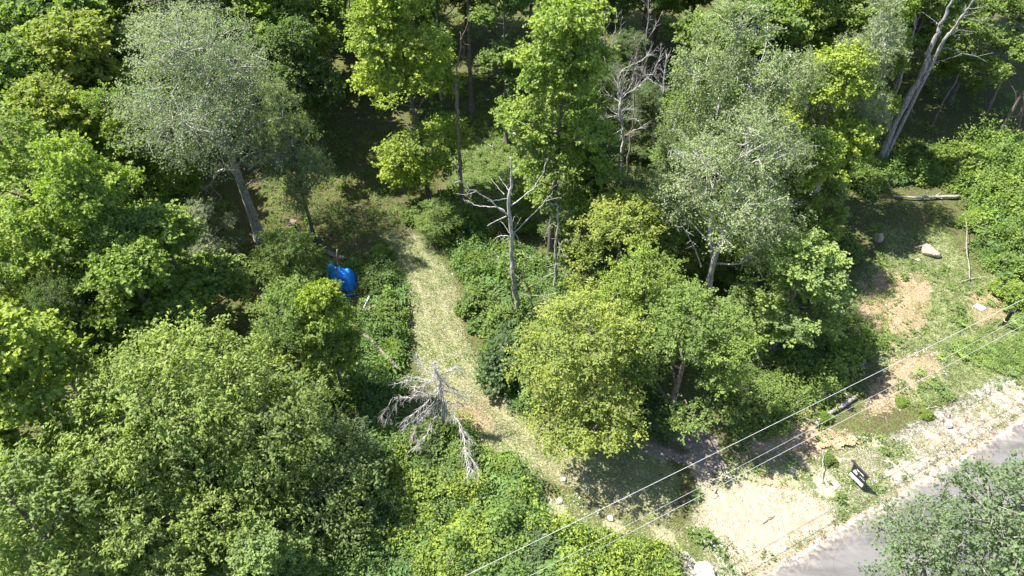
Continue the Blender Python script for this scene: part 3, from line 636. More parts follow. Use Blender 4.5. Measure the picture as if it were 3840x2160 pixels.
bare_tree('dead_tree', 'slender broken snag with a kinked top standing in the shady clearing', 'dead tree', (1733, 790), [
  ('trunk', c2((715, 1060), (708, 900), (700, 760), (692, 600), (685, 480), (680, 415)), .17, .085, 0),
  ('branch', c2((680, 415), (690, 370), (695, 320), (708, 240), (705, 160)), .075, .035, .3),
  ('branch', c2((708, 200), (735, 140), (748, 90), (750, 55)), .03, .012, .2),
  ('branch', c2((708, 170), (722, 215), (724, 260), (716, 300), (700, 345)), .03, .014, .6),
  ('branch', c2((700, 345), (740, 300), (785, 325), (815, 290)), .025, .01, .4), ('branch', c2((735, 308), (758, 345), (770, 380), (752, 402)), .022, .008, -.5)], B_BROWN, 24, .5, .45)
c4 = lambda *p: cr(2180, 120, 2.07, p)
bare_tree('dead_tree', 'pale twiggy dead tree with a bushy bare crown against the dark wood', 'dead tree', (2337, 782), [
  ('trunk', c4((325, 1370), (315, 1230), (315, 1100), (318, 950), (325, 850), (318, 750), (305, 680), (300, 600), (300, 520), (290, 420), (288, 350)), .16, .03, 0),
  ('branch', c4((305, 520), (350, 480), (430, 430), (480, 380), (540, 345)), .035, .01, .8), ('branch', c4((300, 520), (325, 420), (345, 340), (350, 270)), .03, .01, -.6),
  ('branch', c4((300, 620), (340, 600), (400, 600), (460, 605)), .03, .01, .5), ('branch', c4((310, 690), (350, 680), (400, 675), (450, 690)), .03, .01, -.7),
  ('branch', c4((325, 820), (360, 790), (440, 750), (490, 740)), .035, .01, .6), ('branch', c4((330, 850), (360, 820), (400, 810)), .025, .01, -.4),
  ('branch', c4((300, 660), (260, 650), (200, 665), (160, 665)), .03, .01, -.6), ('branch', c4((295, 650), (250, 620), (200, 580)), .028, .01, .8),
  ('branch', c4((295, 540), (250, 510), (195, 465)), .03, .01, .5), ('branch', c4((290, 350), (330, 290), (420, 250), (490, 200), (525, 170)), .03, .009, .9),
  ('branch', c4((288, 360), (285, 300), (250, 260)), .022, .008, -.4), ('branch', c4((330, 480), (390, 400), (400, 320), (440, 250)), .025, .008, -.9),
  ('branch', c4((318, 750), (290, 770), (240, 800)), .025, .011, -.5), ('branch', c4((300, 1240), (260, 1220), (180, 1225), (100, 1220)), .03, .012, -.9),
  ('branch', c4((305, 1105), (260, 1150), (200, 1195), (165, 1190)), .028, .01, .6)], (.62, .60, .58), 25, .13, .85, .9)
bare_tree('dead_tree', 'tall thin brownish dead stem close behind the twiggy dead tree', 'dead tree', (2345, 755), [
  ('trunk', c4((335, 1300), (345, 1150), (365, 1000), (385, 800), (405, 600), (420, 400), (420, 200), (410, 40)), .10, .02, .3),
  ('branch', c4((420, 420), (470, 360), (500, 250), (520, 140)), .025, .008, .7), ('branch', c4((418, 300), (380, 200), (330, 100)), .025, .008, -.6), ('branch', c4((420, 200), (450, 90), (490, 0)), .022, .008, .5)], (.3, .26, .22), 26, .16, .8, .8)
bare_tree('dead_tree', 'dead tree with a fan of bare upright twigs left of the tall poplar', 'dead tree', (2447, 620), [
  ('trunk', c4((555, 1050), (560, 800), (590, 620), (630, 510), (635, 440), (645, 300), (665, 170)), .12, .014, .4),
  ('branch', c4((635, 440), (590, 370), (570, 300), (610, 180), (620, 90)), .035, .01, -.6), ('branch', c4((640, 430), (560, 390), (510, 350), (460, 280)), .035, .01, .7),
  ('branch', c4((640, 460), (690, 420), (735, 400)), .03, .01, -.5), ('branch', c4((590, 600), (650, 660), (710, 730)), .035, .014, -.8), ('branch', c4((600, 380), (545, 330), (480, 340)), .025, .009, .6)], (.62, .60, .58), 27, .16, .7, .8)
bare_tree('dead_tree', 'dead tree with long bare forks at the top edge right of the tall bright maple', 'dead tree', (2265, 470), [
  ('trunk', c4((178, 720), (175, 490), (178, 330), (185, 180), (180, 0), (178, -140)), .11, .03, .3), ('branch', c4((185, 170), (240, 60), (260, -20), (275, -160)), .04, .014, .7),
  ('branch', c4((205, 130), (270, 70), (300, 0), (320, -120)), .035, .012, -.6), ('branch', c4((180, 200), (140, 100), (120, -60)), .03, .01, -.7), ('branch', c4((180, 260), (120, 240), (60, 250)), .025, .01, .6)], B_DEAD, 28, .4, .7, .8)
c6 = lambda *p: cr(3200, 0, 3.019, p)
bare_tree('dead_tree', 'massive grey dead trunk forking in two near the top right corner', 'dead tree', (3294, 618), [
  ('trunk', [(3294, 618)] + c6((450, 1449), (600, 1150), (740, 900), (830, 720), (870, 560), (940, 420), (970, 330), (1000, 240), (1080, 90), (1150, -80)), .26, .09, .3),
  ('trunk', c6((830, 725), (960, 570), (1100, 380), (1210, 210), (1290, 100), (1370, -20)), .15, .06, -.5),
  ('branch', c6((970, 545), (1080, 545), (1180, 580), (1260, 605), (1400, 640), (1500, 680)), .04, .012, -.9), ('branch', c6((1260, 605), (1400, 630), (1600, 600)), .028, .01, -.6),
  ('branch', c6((880, 715), (1050, 670), (1230, 610)), .04, .014, -.8), ('branch', c6((1110, 395), (1200, 340), (1300, 355), (1400, 365)), .03, .01, -.6),
  ('branch', c6((1120, 395), (1240, 395), (1350, 380)), .03, .01, -1.), ('branch', c6((1230, 200), (1330, 220), (1450, 240), (1560, 290), (1700, 370)), .035, .01, -.8),
  ('branch', c6((1450, 235), (1550, 195), (1680, 215)), .022, .008, -.6), ('branch', c6((1240, 190), (1380, 140), (1450, 100)), .03, .01, -.7), ('branch', c6((1290, 100), (1400, 90), (1540, 60)), .03, .009, -.5),
  ('branch', c6((950, 270), (900, 220), (790, 140), (720, 90)), .04, .015, .5), ('branch', c6((880, 730), (820, 850), (760, 1000), (690, 1130), (670, 1250), (665, 1400)), .025, .008, -.9),
  ('branch', c6((720, 930), (800, 945), (860, 965)), .03, .012, -.5), ('branch', c6((590, 1260), (650, 1262), (710, 1280)), .025, .01, -.5)], (.33, .325, .315), 29, .5, .45, 1.)
bare_tree('dead_tree', 'thinner broken dead trunk just left of the forked dead trunk', 'dead tree', (3320, 500), [
  ('trunk', [(3322, 510)] + c6((410, 1400), (460, 1150), (530, 900), (640, 500), (690, 330), (695, 150)), .16, .07, 0), ('branch', c6((690, 330), (740, 200), (765, 130)), .045, .018, .2),
  ('branch', c6((740, 140), (745, 60), (735, -20)), .02, .01, .2), ('branch', c6((680, 330), (650, 330), (600, 310), (560, 280)), .025, .008, -.4), ('branch', c6((700, 330), (740, 320), (830, 295)), .025, .008, -.3)], (.34, .32, .30), 30, .8, .4)
for lab, pl, r in (('leaning brown trunk in shade near the right edge under the dark maple', c6((1500, 1290), (1600, 1080), (1680, 900), (1760, 720)), .17),
                   ('bare brown trunk cut by the right edge above the green thicket', c6((1870, 1449), (1920, 1200), (1990, 1000), (2060, 850)), .16),
                   ('slim dark trunk rising from the shaded green floor', c6((890, 1440), (1010, 1180), (1140, 960), (1200, 830)), .08)):
    bare_tree('dead_tree', lab, 'dead tree', pl[0], [('trunk', pl, r, r * .7, .2), ('branch', [pl[2], (pl[2][0] + 40, pl[2][1] - 30)], r * .25, .01, .3)], B_BROWN, 31, 0)
for lab, pl, r in (('slim grey dead trunk in the dark wood left of the shaded maple trunk', [(1655, 380), (1648, 280), (1640, 160), (1632, 20), (1628, -60)], .10),
                   ('thin pale dead stem at the top edge between the tall maples', [(1990, 330), (1992, 200), (1996, 80), (2000, -40)], .08),
                   ('slender bare dead tree left of the fan of bare twigs', [(2205, 520), (2200, 400), (2192, 260), (2180, 120), (2176, -20)], .09),
                   ('thin bare dead tree at the top edge above the twiggy dead tree', [(2420, 430), (2420, 300), (2424, 160), (2432, 30), (2436, -60)], .08)):
    a_ = pl[2]; b_ = pl[3]
    bare_tree('dead_tree', lab, 'dead tree', pl[0], [('trunk', pl, r, r * .3, .3), ('branch', [a_, (a_[0] + 30, a_[1] - 50), (a_[0] + 62, a_[1] - 120)], .04, .012, .6), ('branch', [b_, (b_[0] - 34, b_[1] - 40), (b_[0] - 52, b_[1] - 100)], .04, .012, -.6)], B_DEAD, int(r * 1000), .3, .7, .9)
c8 = lambda *p: cr(1400, 1300, 2.683, p)
bare_tree('dead_spruce', 'silvery dead spruce with a skirt of drooping bare branches beside the path', 'dead tree', (1664, 1604), [
  ('trunk', c8((710, 815), (700, 740), (690, 560), (670, 400), (640, 270), (610, 160)), .14, .03, 0),
  ('branch', c8((660, 360), (560, 345), (400, 345), (310, 335)), .035, .011, (None, 3.6)), ('branch', c8((640, 350), (470, 320), (330, 305)), .03, .01, .5),
  ('branch', c8((625, 260), (560, 350), (500, 400), (420, 400)), .035, .011, (None, 3.9)), ('branch', c8((620, 290), (500, 220), (450, 160), (440, 60)), .03, .01, .6),
  ('branch', c8((660, 290), (780, 230), (905, 208)), .03, .01, .4), ('branch', c8((660, 300), (700, 262), (830, 215)), .025, .01, .8),
  ('branch', c8((650, 290), (720, 370), (830, 430), (930, 458)), .035, .01, (None, 3.3)), ('branch', c8((685, 430), (800, 465), (900, 500), (1010, 495)), .035, .01, (None, 3.0)),
  ('branch', c8((670, 400), (580, 475), (450, 440), (370, 385), (190, 360)), .035, .01, (None, 3.4)), ('branch', c8((680, 480), (520, 490), (370, 510), (190, 508)), .04, .014, (None, 3.0)),
  ('branch', c8((200, 515), (140, 610), (95, 690), (95, 740)), .02, .008, (3.0, 1.9)), ('branch', c8((235, 520), (210, 620), (110, 775)), .02, .008, (3.0, 1.8)),
  ('branch', c8((660, 400), (560, 540), (470, 620), (370, 700), (280, 780)), .035, .01, (None, 2.0)), ('branch', c8((670, 430), (600, 560), (530, 640), (390, 740), (275, 860)), .035, .01, (None, 1.8)),
  ('branch', c8((680, 480), (720, 620), (765, 750)), .03, .012, (None, 2.0)), ('branch', c8((685, 500), (770, 620), (820, 720), (960, 900)), .04, .014, (None, 1.9)),
  ('branch', c8((700, 600), (640, 690), (590, 770), (540, 880), (460, 970), (350, 1065)), .035, .011, (None, 1.6)), ('branch', c8((820, 730), (890, 850), (930, 1080), (1000, 1340)), .03, .01, (2.2, 1.4)),
  ('branch', c8((880, 800), (960, 920), (965, 1040)), .02, .009, (2.0, 1.5)), ('branch', c8((920, 1040), (1040, 1200), (1060, 1330)), .02, .008, (1.7, 1.3)),
  ('branch', c8((925, 1060), (960, 1200), (940, 1340)), .018, .008, (1.7, 1.3)), ('branch', c8((690, 450), (740, 560), (850, 560), (900, 590)), .022, .008, (None, 2.4)),
  ('branch', c8((680, 540), (600, 620), (560, 640), (440, 780), (385, 940)), .028, .009, (None, 1.7)), ('branch', c8((670, 420), (640, 580), (655, 720)), .025, .01, (None, 2.2))], (.56, .54, .52), 33, .04, .55, .9, .75)
# two pale trunks and dead limbs that show in the poplars
def limb_set(parent, y_off, parts, bark, seed, twig=.6):
    rng = np.random.default_rng(seed); b = np.array(parent.location); s = np.array(parent.scale)
    for pl, r0, r1, dep in parts:
        n = len(pl); pts = np.array([PY(u, v, b[1] + y_off + dep * i / (n - 1)) for i, (u, v) in enumerate(pl)]); k = n * 3
        c = (curve_pts(pts, k) - b) / s; T = Tubes(); T.add(c, np.linspace(r0, r1, k), 6)
        for _ in range(int(6 / max(twig, .1))):
            i = rng.integers(k // 3, k); d = unit(rng.normal(0, 1, 3) + unit(c[-1] - c[0]))
            T.add(np.array([c[i], c[i] + d * .3, c[i] + d * .3 + unit(d + rng.normal(0, .6, 3)) * .3]), [r1, r1 * .7, .005], 3, False)
        link('branch', T.mesh('branch', M_BARK), parent, bark)
limb_set(big_poplar, -.3, [([(905, 690), (868, 640), (820, 642), (797, 678), (772, 705), (740, 700)], .11, .03, -.8), ([(918, 705), (930, 690), (950, 680), (985, 668), (1032, 650)], .10, .03, -.8),
   ([(790, 680), (800, 710), (830, 735)], .04, .012, -.5), ([(880, 600), (850, 540), (790, 500), (720, 470), (640, 440)], .09, .02, -1.6), ([(875, 590), (900, 520), (960, 470), (1060, 440)], .08, .02, -1.8),
   ([(840, 545), (800, 540), (760, 560)], .05, .015, -1.6), ([(930, 640), (980, 600), (1020, 610), (1050, 570)], .05, .012, -1.4), ([(820, 520), (700, 500), (620, 520), (600, 545)], .05, .012, -2.4)], (.44, .43, .42), 40, .35)
pop2 = [o for o in bpy.data.objects if o.get('label', '').startswith('grey-green poplar on two')][0]
limb_set(pop2, .25, [([(2650, 1190), (2665, 1060), (2672, 960), (2660, 860), (2680, 760)], .16, .07, .2), ([(2630, 1000), (2600, 920), (2560, 850)], .05, .015, -1.2),
   ([(2640, 760), (2600, 640), (2520, 560)], .06, .015, -1.8), ([(2660, 740), (2740, 620), (2860, 540)], .06, .015, -1.8)], (.56, .55, .53), 41, .4)
for o in [o for o in bpy.data.objects if o.get('label', '').startswith('tall grey-green poplar behind')]:
    limb_set(o, -1.8, [([(2710, 560), (2700, 440), (2690, 360), (2680, 270)], .08, .03, -.8), ([(2700, 430), (2640, 360), (2590, 300)], .06, .015, -1.), ([(2735, 440), (2750, 360), (2790, 280), (2860, 220)], .05, .014, -1.), ([(2600, 305), (2570, 360), (2600, 420)], .03, .012, -.6)], (.62, .61, .59), 42, .3)
for o in [o for o in bpy.data.objects if o.get('label', '').startswith('wispy grey-green')]:
    limb_set(o, -2.2, [([(2790, 700), (2850, 580), (2930, 510), (3040, 515)], .06, .015, -.9), ([(2850, 590), (2950, 470), (2990, 420)], .04, .012, -.6), ([(2870, 560), (2900, 480), (2890, 400)], .04, .012, -.6)], (.62, .61, .59), 43, .2)

# fallen wood
def log(name, label, pl, r0, r1, bark, seed, z=.12, stubs=3, cat='log', dz1=None):
    rng = np.random.default_rng(seed); z1 = z if dz1 is None else dz1
    pts = np.array([G(u, v, z + (z1 - z) * i / (len(pl) - 1)) for i, (u, v) in enumerate(pl)]); b = pts[0].copy(); k = len(pl) * 4
    c = curve_pts(pts, k) - b; c[1:-1] += rng.normal(0, .015, (k - 2, 3))
    t = thing(name, label, cat, tuple(b), 'fallen dead wood'); T = Tubes(); T.add(c, np.linspace(r0, r1, k) * rng.uniform(.92, 1.08, k), 8); link('stem', T.mesh('stem', M_BARK), t, bark)
    for _ in range(stubs):
        i = rng.integers(k // 4, k); d = unit(rng.normal(0, 1, 3) + np.array([0, 0, .5]) + unit(c[-1] - c[0])); L = rng.uniform(.25, .8)
        T = Tubes(); T.add(np.array([c[i], c[i] + d * L * .5, c[i] + unit(d + rng.normal(0, .3, 3)) * L]), [r1 * .6, r1 * .4, .008], 5); link('branch', T.mesh('branch', M_BARK), t, bark)
    return t
log('fallen_log', 'grey fallen trunk lying across the green bank above the boulders', [(3345, 745), (3420, 750), (3500, 748), (3592, 746)], .06, .13, (.40, .38, .36), 1, .25, 6)
log('fallen_log', 'weathered log slanting down the eroded sandy bank', [(3053, 1600), (3100, 1560), (3150, 1530), (3205, 1495)], .13, .13, (.34, .31, .29), 2, .14, 2)
log('fallen_log', 'brown log poking out of the thicket below the white pipe', [(1305, 1208), (1350, 1200), (1400, 1190), (1455, 1172)], .14, .12, B_BROWN, 3, .9, 1)
log('fallen_log', 'long thin fallen trunk slanting through the thicket down to the dead spruce', [(1330, 1255), (1390, 1300), (1440, 1350), (1500, 1415)], .10, .08, (.26, .23, .2), 4, .8, 3)
log('fallen_branch', 'pale fallen branch on the grass in the shade of the clearing', [(1765, 503), (1800, 525), (1855, 558)], .05, .03, B_DEAD, 5, .08, 1)
log('fallen_limb', 'stout pale dead limb pointing up out of the beech thicket', [(2610, 1258), (2660, 1235), (2700, 1212), (2742, 1186)], .12, .05, B_DEAD, 6, 1.2, 2, 'log', 2.2)
log('fallen_branch', 'long curved bare branch arching below the stout dead limb', [(2650, 1243), (2720, 1268), (2790, 1310), (2825, 1350), (2855, 1400)], .04, .012, B_DEAD, 7, 1.3, 5, 'log', .6)
log('fallen_branch', 'branching bare limb in front of the open pale-leaved maple', [(2700, 1205), (2780, 1220), (2880, 1240), (2950, 1270), (2990, 1300)], .04, .012, B_DEAD, 8, 1.8, 10, 'log', .8)
log('broken_trunk', 'short broken brown trunk leaning in the bushes right of the pale maple', [(3108, 1205), (3125, 1160), (3150, 1100)], .12, .08, B_BROWN, 9, .3, 0, 'log', 1.6)
log('fallen_branch', 'forked pale stick leaning in the weeds right of the boulders', [(3632, 1055), (3622, 1000), (3606, 950), (3604, 900), (3592, 862)], .04, .014, (.38, .35, .32), 10, .2, 6, 'log', 1.2)
log('fallen_branch', 'crooked pale stick lying in the grass right of the boulders', [(3600, 1062), (3640, 1050), (3700, 1040)], .035, .015, B_DEAD, 11, .1, 2)
log('driftwood_root', 'tangle of grey roots at the edge of the shaded bank', [(3120, 1420), (3165, 1395), (3205, 1385), (3235, 1375)], .06, .03, B_DEAD, 12, .25, 8)
log('fallen_branch', 'curved pale stick on the sandy verge left of the white stone', [(3448, 1545), (3490, 1530), (3530, 1530)], .03, .015, B_DEAD, 13, .05, 2)
log('fallen_branch', 'thin dark stick lying on the pale sand', [(2860, 1965), (2885, 1950), (2905, 1935)], .025, .015, B_BROWN, 14, .04, 0)
log('fallen_branch', 'bleached stick below the sandy patch at the end of the wires', [(1990, 1850), (2040, 1890), (2085, 1915)], .04, .015, B_DEAD, 15, .08, 3)
log('dead_sapling', 'thin grey dead sapling leaning on the eroded bank by the sign', [(3082, 1815), (3078, 1760), (3072, 1715)], .03, .012, B_DEAD, 16, .05, 4, 'log', .7)
bare_tree('wooden_stake', 'short upright stick casting a shadow at the edge of the straw path', 'stake', (1809, 1648), [('stem', [(1809, 1648), (1810, 1632), (1811, 1616)], .045, .035, 0)], (.3, .25, .2), 3, 0, group='upright stakes')
bare_tree('wooden_stake', 'thin upright stake in front of the blue tarp', 'stake', (1260, 1086), [('stem', [(1260, 1086), (1263, 1020), (1264, 935)], .05, .035, 0)], (.32, .29, .26), 4, 0, group='upright stakes')
bare_tree('tree_stump', 'thin grey stump in the bushes left of the candelabra snag', 'stump', (1868, 1022), [('stem', [(1868, 1022), (1869, 990), (1871, 962)], .09, .07, 0)], (.3, .28, .25), 5, 0, group='stumps')

# ---------------------------------------------------------------- boulders and stones
def rock(name, label, u, v, sx, sy, sz, mat, seed, rz=0., flat=.0, group='stones on the ground', sink=.12, cat='rock'):
    rng = np.random.default_rng(seed); bm = bmesh.new()
    p = unit(rng.normal(0, 1, (26, 3))) * rng.uniform(.85, 1.1, (26, 1)); p[:, 2] = np.clip(p[:, 2], -.6, .62 if flat else .9)
    for q in p: bm.verts.new(q)
    bmesh.ops.convex_hull(bm, input=bm.verts); bmesh.ops.delete(bm, geom=[x for x in bm.verts if not x.link_faces], context='VERTS')
    bmesh.ops.bevel(bm, geom=bm.edges[:], offset=.07, segments=2, affect='EDGES')
    bmesh.ops.triangulate(bm, faces=bm.faces[:])
    for w in bm.verts:
        w.co += Vector(rng.normal(0, .012, 3))
        w.co.x *= sx; w.co.y *= sy; w.co.z *= sz
    me = bpy.data.meshes.new(name); bm.to_mesh(me); bm.free(); me.materials.append(mat)
    g = G(u, v); o = link(name, me, None, None, (g[0], g[1], g[2] + sz * .6 - sink * sz)); o.rotation_euler = (rng.uniform(-.1, .1), rng.uniform(-.12, .12), rz)
    return tag(o, label, cat, group)
rock('boulder', 'large flat-topped pinkish boulder on the grassy bank', 3492, 950, .88, .62, .58, M_STONE, 7, -.1, 1)
rock('boulder', 'smaller rounded boulder with a dark patch left of the flat-topped boulder', 3294, 900, .44, .46, .46, M_STONE, 9, .6)
rock('rock', 'low pale stone lying just below the flat-topped boulder', 3440, 975, .24, .18, .12, M_STONE, 10)
rock('rock', 'white stone cut by the bottom edge beside the lime weeds', 2640, 2150, .48, .55, .42, M_GREYSTONE, 11, .3, 1)
rock('rock', 'pointed white stone with a black shadow on the sandy verge', 3552, 1598, .24, .22, .22, M_GREYSTONE, 13, .4)
rock('rock', 'white stone lying in the shaded clearing', 1408, 541, .24, .2, .14, M_GREYSTONE, 14)
rock('rock', 'white flat stone on the dark forest floor behind the clearing', 1822, 376, .3, .2, .1, M_GREYSTONE, 15)
rock('rock', 'grey flat stone in the verge left of the black pipe', 3672, 1156, .45, .3, .14, M_GREYSTONE, 16)
rock('rock', 'pale stone at the top end of the rubble below the path', 2112, 1800, .2, .16, .14, M_GREYSTONE, 17)
rock('rock', 'whitish stone in the middle of the rubble below the path', 2098, 1880, .22, .2, .14, M_GREYSTONE, 18)
rock('rock', 'whitish stone at the right end of the rubble below the path', 2290, 1945, .2, .17, .13, M_GREYSTONE, 19)
rock('rock', 'low sandy stone in the weeds left of the candelabra snag', 1768, 1048, .3, .24, .16, M_STONE, 20)
rock('rock', 'stone at the foot of the shaded maple trunk in the glade', 1930, 510, .4, .3, .22, M_GREYSTONE, 22)
rock('rock', 'flat sunlit stone in the middle of the sunny glade', 1908, 677, .26, .2, .1, M_STONE, 23)

# gravel, sticks and small stones scattered
def scatter(poly, n, rng):
    g = np.array([P(u, v)[:2] for u, v in poly]); lo, hi = g.min(0), g.max(0); out = []
    while sum(map(len, out)) < n:
        p = rng.uniform(lo, hi, (n * 2, 2)); out.append(p[poly_w(p, poly) > 0])
    return np.concatenate(out)[:n]
rng = np.random.default_rng(5)
pts = np.concatenate([scatter(STRAW2, 900, rng), scatter(SANDS[1], 500, rng), scatter(REDS[0], 260, rng), scatter(SANDS[2], 120, rng), scatter(REDS[1], 160, rng), scatter(REDS[2], 140, rng), scatter(CLEARING, 120, rng), scatter(PATH, 160, rng)])
pts = pts[road_s(pts[:, 0], pts[:, 1]) > .1]
octa = np.array([[1, 0, 0], [-1, 0, 0], [0, 1, 0], [0, -1, 0], [0, 0, 1], [0, 0, -1.]]); of = np.array([[0, 2, 4], [2, 1, 4], [1, 3, 4], [3, 0, 4], [2, 0, 5], [1, 2, 5], [3, 1, 5], [0, 3, 5]])
n = len(pts); sz = .025 + .06 * rng.random(n) ** 4
v = octa[None] * sz[:, None, None] * rng.uniform(.6, 1.3, (n, 6, 1)) * np.array([1.2, 1, .7]) + np.column_stack([pts, gz(pts[:, 0], pts[:, 1]) + sz * .3])[:, None]
o = link('pebbles', mesh_from('pebbles', v.reshape(-1, 3), None, (of[None] + (np.arange(n) * 6)[:, None, None]).reshape(-1, 3), None, M_GREYSTONE)); o['kind'] = 'stuff'; o['label'] = 'small pale stones and gravel scattered on the sandy verge'
T = Tubes()
for q in np.concatenate([scatter(STRAW2, 40, rng), scatter(REDS[0], 45, rng), scatter(REDS[2], 30, rng), scatter(CLEARING, 60, rng), scatter(GREENBAND, 70, rng), scatter(PATH, 30, rng)]):
    if road_s(*q) < .3: continue
    a_ = rng.uniform(0, 6.28); L = rng.uniform(.15, .6); z = float(gz(*q)) + .03; d = np.array([math.cos(a_), math.sin(a_), rng.uniform(-.02, .12)])
    p = np.array([q[0], q[1], z]); T.add(np.array([p, p + d * L * .5 + rng.normal(0, .03, 3) * [1, 1, 0], p + d * L]), [.014, .012, .006], 4, False)
o = link('twig_litter', T.mesh('twig_litter', M_BARK), None, (.36, .31, .27)); o['kind'] = 'stuff'; o['label'] = 'thin dry twigs scattered over the bank and the grass'

# ---------------------------------------------------------------- undergrowth
def vnoise(p, s, seed):
    r = np.random.default_rng(seed); k = r.normal(0, 1, (6, 2)) * s; f = r.uniform(0, 6.28, 6)
    return np.mean(np.sin(p @ k.T + f), 1)
def plants(name, label, pts, h, r, nleaf, L, W, col, seed, up=.9, mat=None, dome=True):
    """leafy low plants joined in one mesh: a dome of leaves on each point"""
    rng = np.random.default_rng(seed); n = len(pts)
    big = np.exp(rng.normal(0, .38, n)); h = h * big; r = r * big ** .7; cnt = np.maximum(8, (nleaf * big ** 1.2)).astype(int); idx = np.repeat(np.arange(n), cnt); N = len(idx); lsz = np.exp(rng.normal(0, .28, n)); hh, rr = h[idx], r[idx]
    ph = rng.uniform(0, 6.283, N); q = rng.random(N) ** .5; zz = np.sqrt(np.maximum(0, 1 - q ** 2)) * rng.uniform(.55, 1.05, N)
    # shoots: leaves gather on a few directions per plant so that plants look tufted
    ph = ph + .5 * np.sin(5 * ph + pts[idx, 0] * 7)
    pos = np.column_stack([pts[idx, 0] + rr * q * np.cos(ph), pts[idx, 1] + rr * q * np.sin(ph), gz(pts[idx, 0], pts[idx, 1]) + hh * (.12 + .88 * zz)])
    od = np.column_stack([np.cos(ph) * q, np.sin(ph) * q, .25 + 0 * q]); ld = unit(od + rng.normal(0, .5, (N, 3)) + np.array([0, 0, -.1]))
    nr = unit(np.array([0, 0, 1.]) * up + .5 * od + rng.normal(0, .45, (N, 3)))
    rn = np.clip(rng.normal(.5, .2, n)[idx] + rng.normal(0, .12, N), 0, 1)
    ll = L * lsz[idx] * rng.uniform(.65, 1.3, N)
    v, qd = leaf_quads(pos, ld, nr, ll, W)
    o = link(name, mesh_from(name, v, qd, None, rn, mat or M_LEAF), None, col); o['kind'] = 'stuff'; o['label'] = label
    return o
def fronds(name, label, pts, size, col, seed, nf=7, ns=5):
    rng = np.random.default_rng(seed); n = len(pts); V = []; rn_ = []
    ph = (np.linspace(0, 6.283, nf, endpoint=False)[None] + rng.uniform(0, 6.28, (n, 1)) + rng.normal(0, .25, (n, nf)))
    sz = size[:, None] * rng.uniform(.7, 1.2, (n, nf)); base = np.column_stack([pts, gz(pts[:, 0], pts[:, 1])])
    d = np.stack([np.cos(ph), np.sin(ph), 0 * ph], -1); side = np.stack([-np.sin(ph), np.cos(ph), 0 * ph], -1)
    POS, LD, NR, LL, RN = [], [], [], [], []
    pr = rng.normal(.5, .15, (n, 1)) + rng.normal(0, .08, (n, nf))
    for s in range(ns):
        t = (s + .6) / ns; z = sz * (.15 + .95 * t - .55 * t * t)
        c = base[:, None] + d * (sz * t)[..., None] + np.array([0, 0, 1.]) * z[..., None]
        wdt = sz * .42 * (1 - t * .75)
        for sg in (-1, 1):
            POS.append(c.reshape(-1, 3)); LD.append(unit(d * .45 + side * sg + rng.normal(0, .12, d.shape) + np.array([0, 0, -.15])).reshape(-1, 3)); NR.append(unit(np.array([0, 0, 1.]) + d * .35 + rng.normal(0, .15, d.shape)).reshape(-1, 3)); LL.append(wdt.ravel()); RN.append(pr.ravel())
    v, q = leaf_quads(np.concatenate(POS), np.concatenate(LD), np.concatenate(NR), np.concatenate(LL), .42, .1, .03)
    o = link(name, mesh_from(name, v, q, None, np.clip(np.concatenate(RN), 0, 1), M_LEAF), None, col); o['kind'] = 'stuff'; o['label'] = label
    return o
U_LEFT = [(1180, 1060), (1330, 1010), (1430, 1000), (1505, 1090), (1520, 1330), (1470, 1400), (1490, 1500), (1380, 1560), (1300, 1500), (1180, 1300)]
U_RIGHT = [(1630, 850), (1690, 950), (1750, 1040), (1768, 1140), (1775, 1240), (1830, 1340), (1885, 1450), (1990, 1560), (2140, 1420), (2160, 1100), (2060, 980), (1880, 900), (1720, 800)]
U_BOT = [(1200, 1700), (1440, 1560), (1560, 1580), (1690, 1610), (1790, 1680), (1930, 1760), (1990, 1860), (2040, 1960), (2180, 2020), (2420, 2060), (2540, 2110), (2560, 2200), (1050, 2200), (1050, 1950)]
U_BANK = [(3120, 660), (3330, 620), (3560, 560), (3880, 520), (3880, 1010), (3760, 1080), (3680, 960), (3660, 820), (3600, 690), (3480, 680), (3340, 690), (3260, 740)]
U_SLOPE = [(2660, 1130), (2900, 1080), (3120, 1130), (3280, 1250), (3300, 1320), (3180, 1390), (3050, 1540), (2900, 1640), (2760, 1640), (2700, 1500), (2640, 1300)]
U_VERGE = [(3440, 1400), (3560, 1300), (3860, 1180), (3860, 1380), (3720, 1450), (3600, 1500), (3500, 1470)]
U_GLADE = [(1560, 380), (1960, 380), (2020, 600), (1990, 820), (1760, 900), (1600, 760)]
rng = np.random.default_rng(9)
def mounds(poly, nm, per, rng, hlo, hhi):
    c = scatter(poly, nm, rng); R_ = rng.uniform(.35, .85, nm) * (1 + .5 * (rng.random(nm) < .15)); Hm = rng.uniform(hlo, hhi, nm) * np.clip(R_ / .6, .6, 1.4)
    k = np.repeat(np.arange(nm), per); n = len(k); q = np.sqrt(rng.random(n)); a = rng.uniform(0, 6.283, n)
    p = c[k] + (R_[k] * q)[:, None] * np.column_stack([np.cos(a), np.sin(a)]); h = Hm[k] * np.clip(1.05 - q ** 2, .18, 1)
    return p, h, rng.normal(0, 1, nm)[k]
def clump_pts(poly, n, rng, thr=-.25, s=1.3, seed=1):
    p = scatter(poly, n, rng); return p[vnoise(p, s, seed) > thr]
TP = P(1285, 1090)[:2]
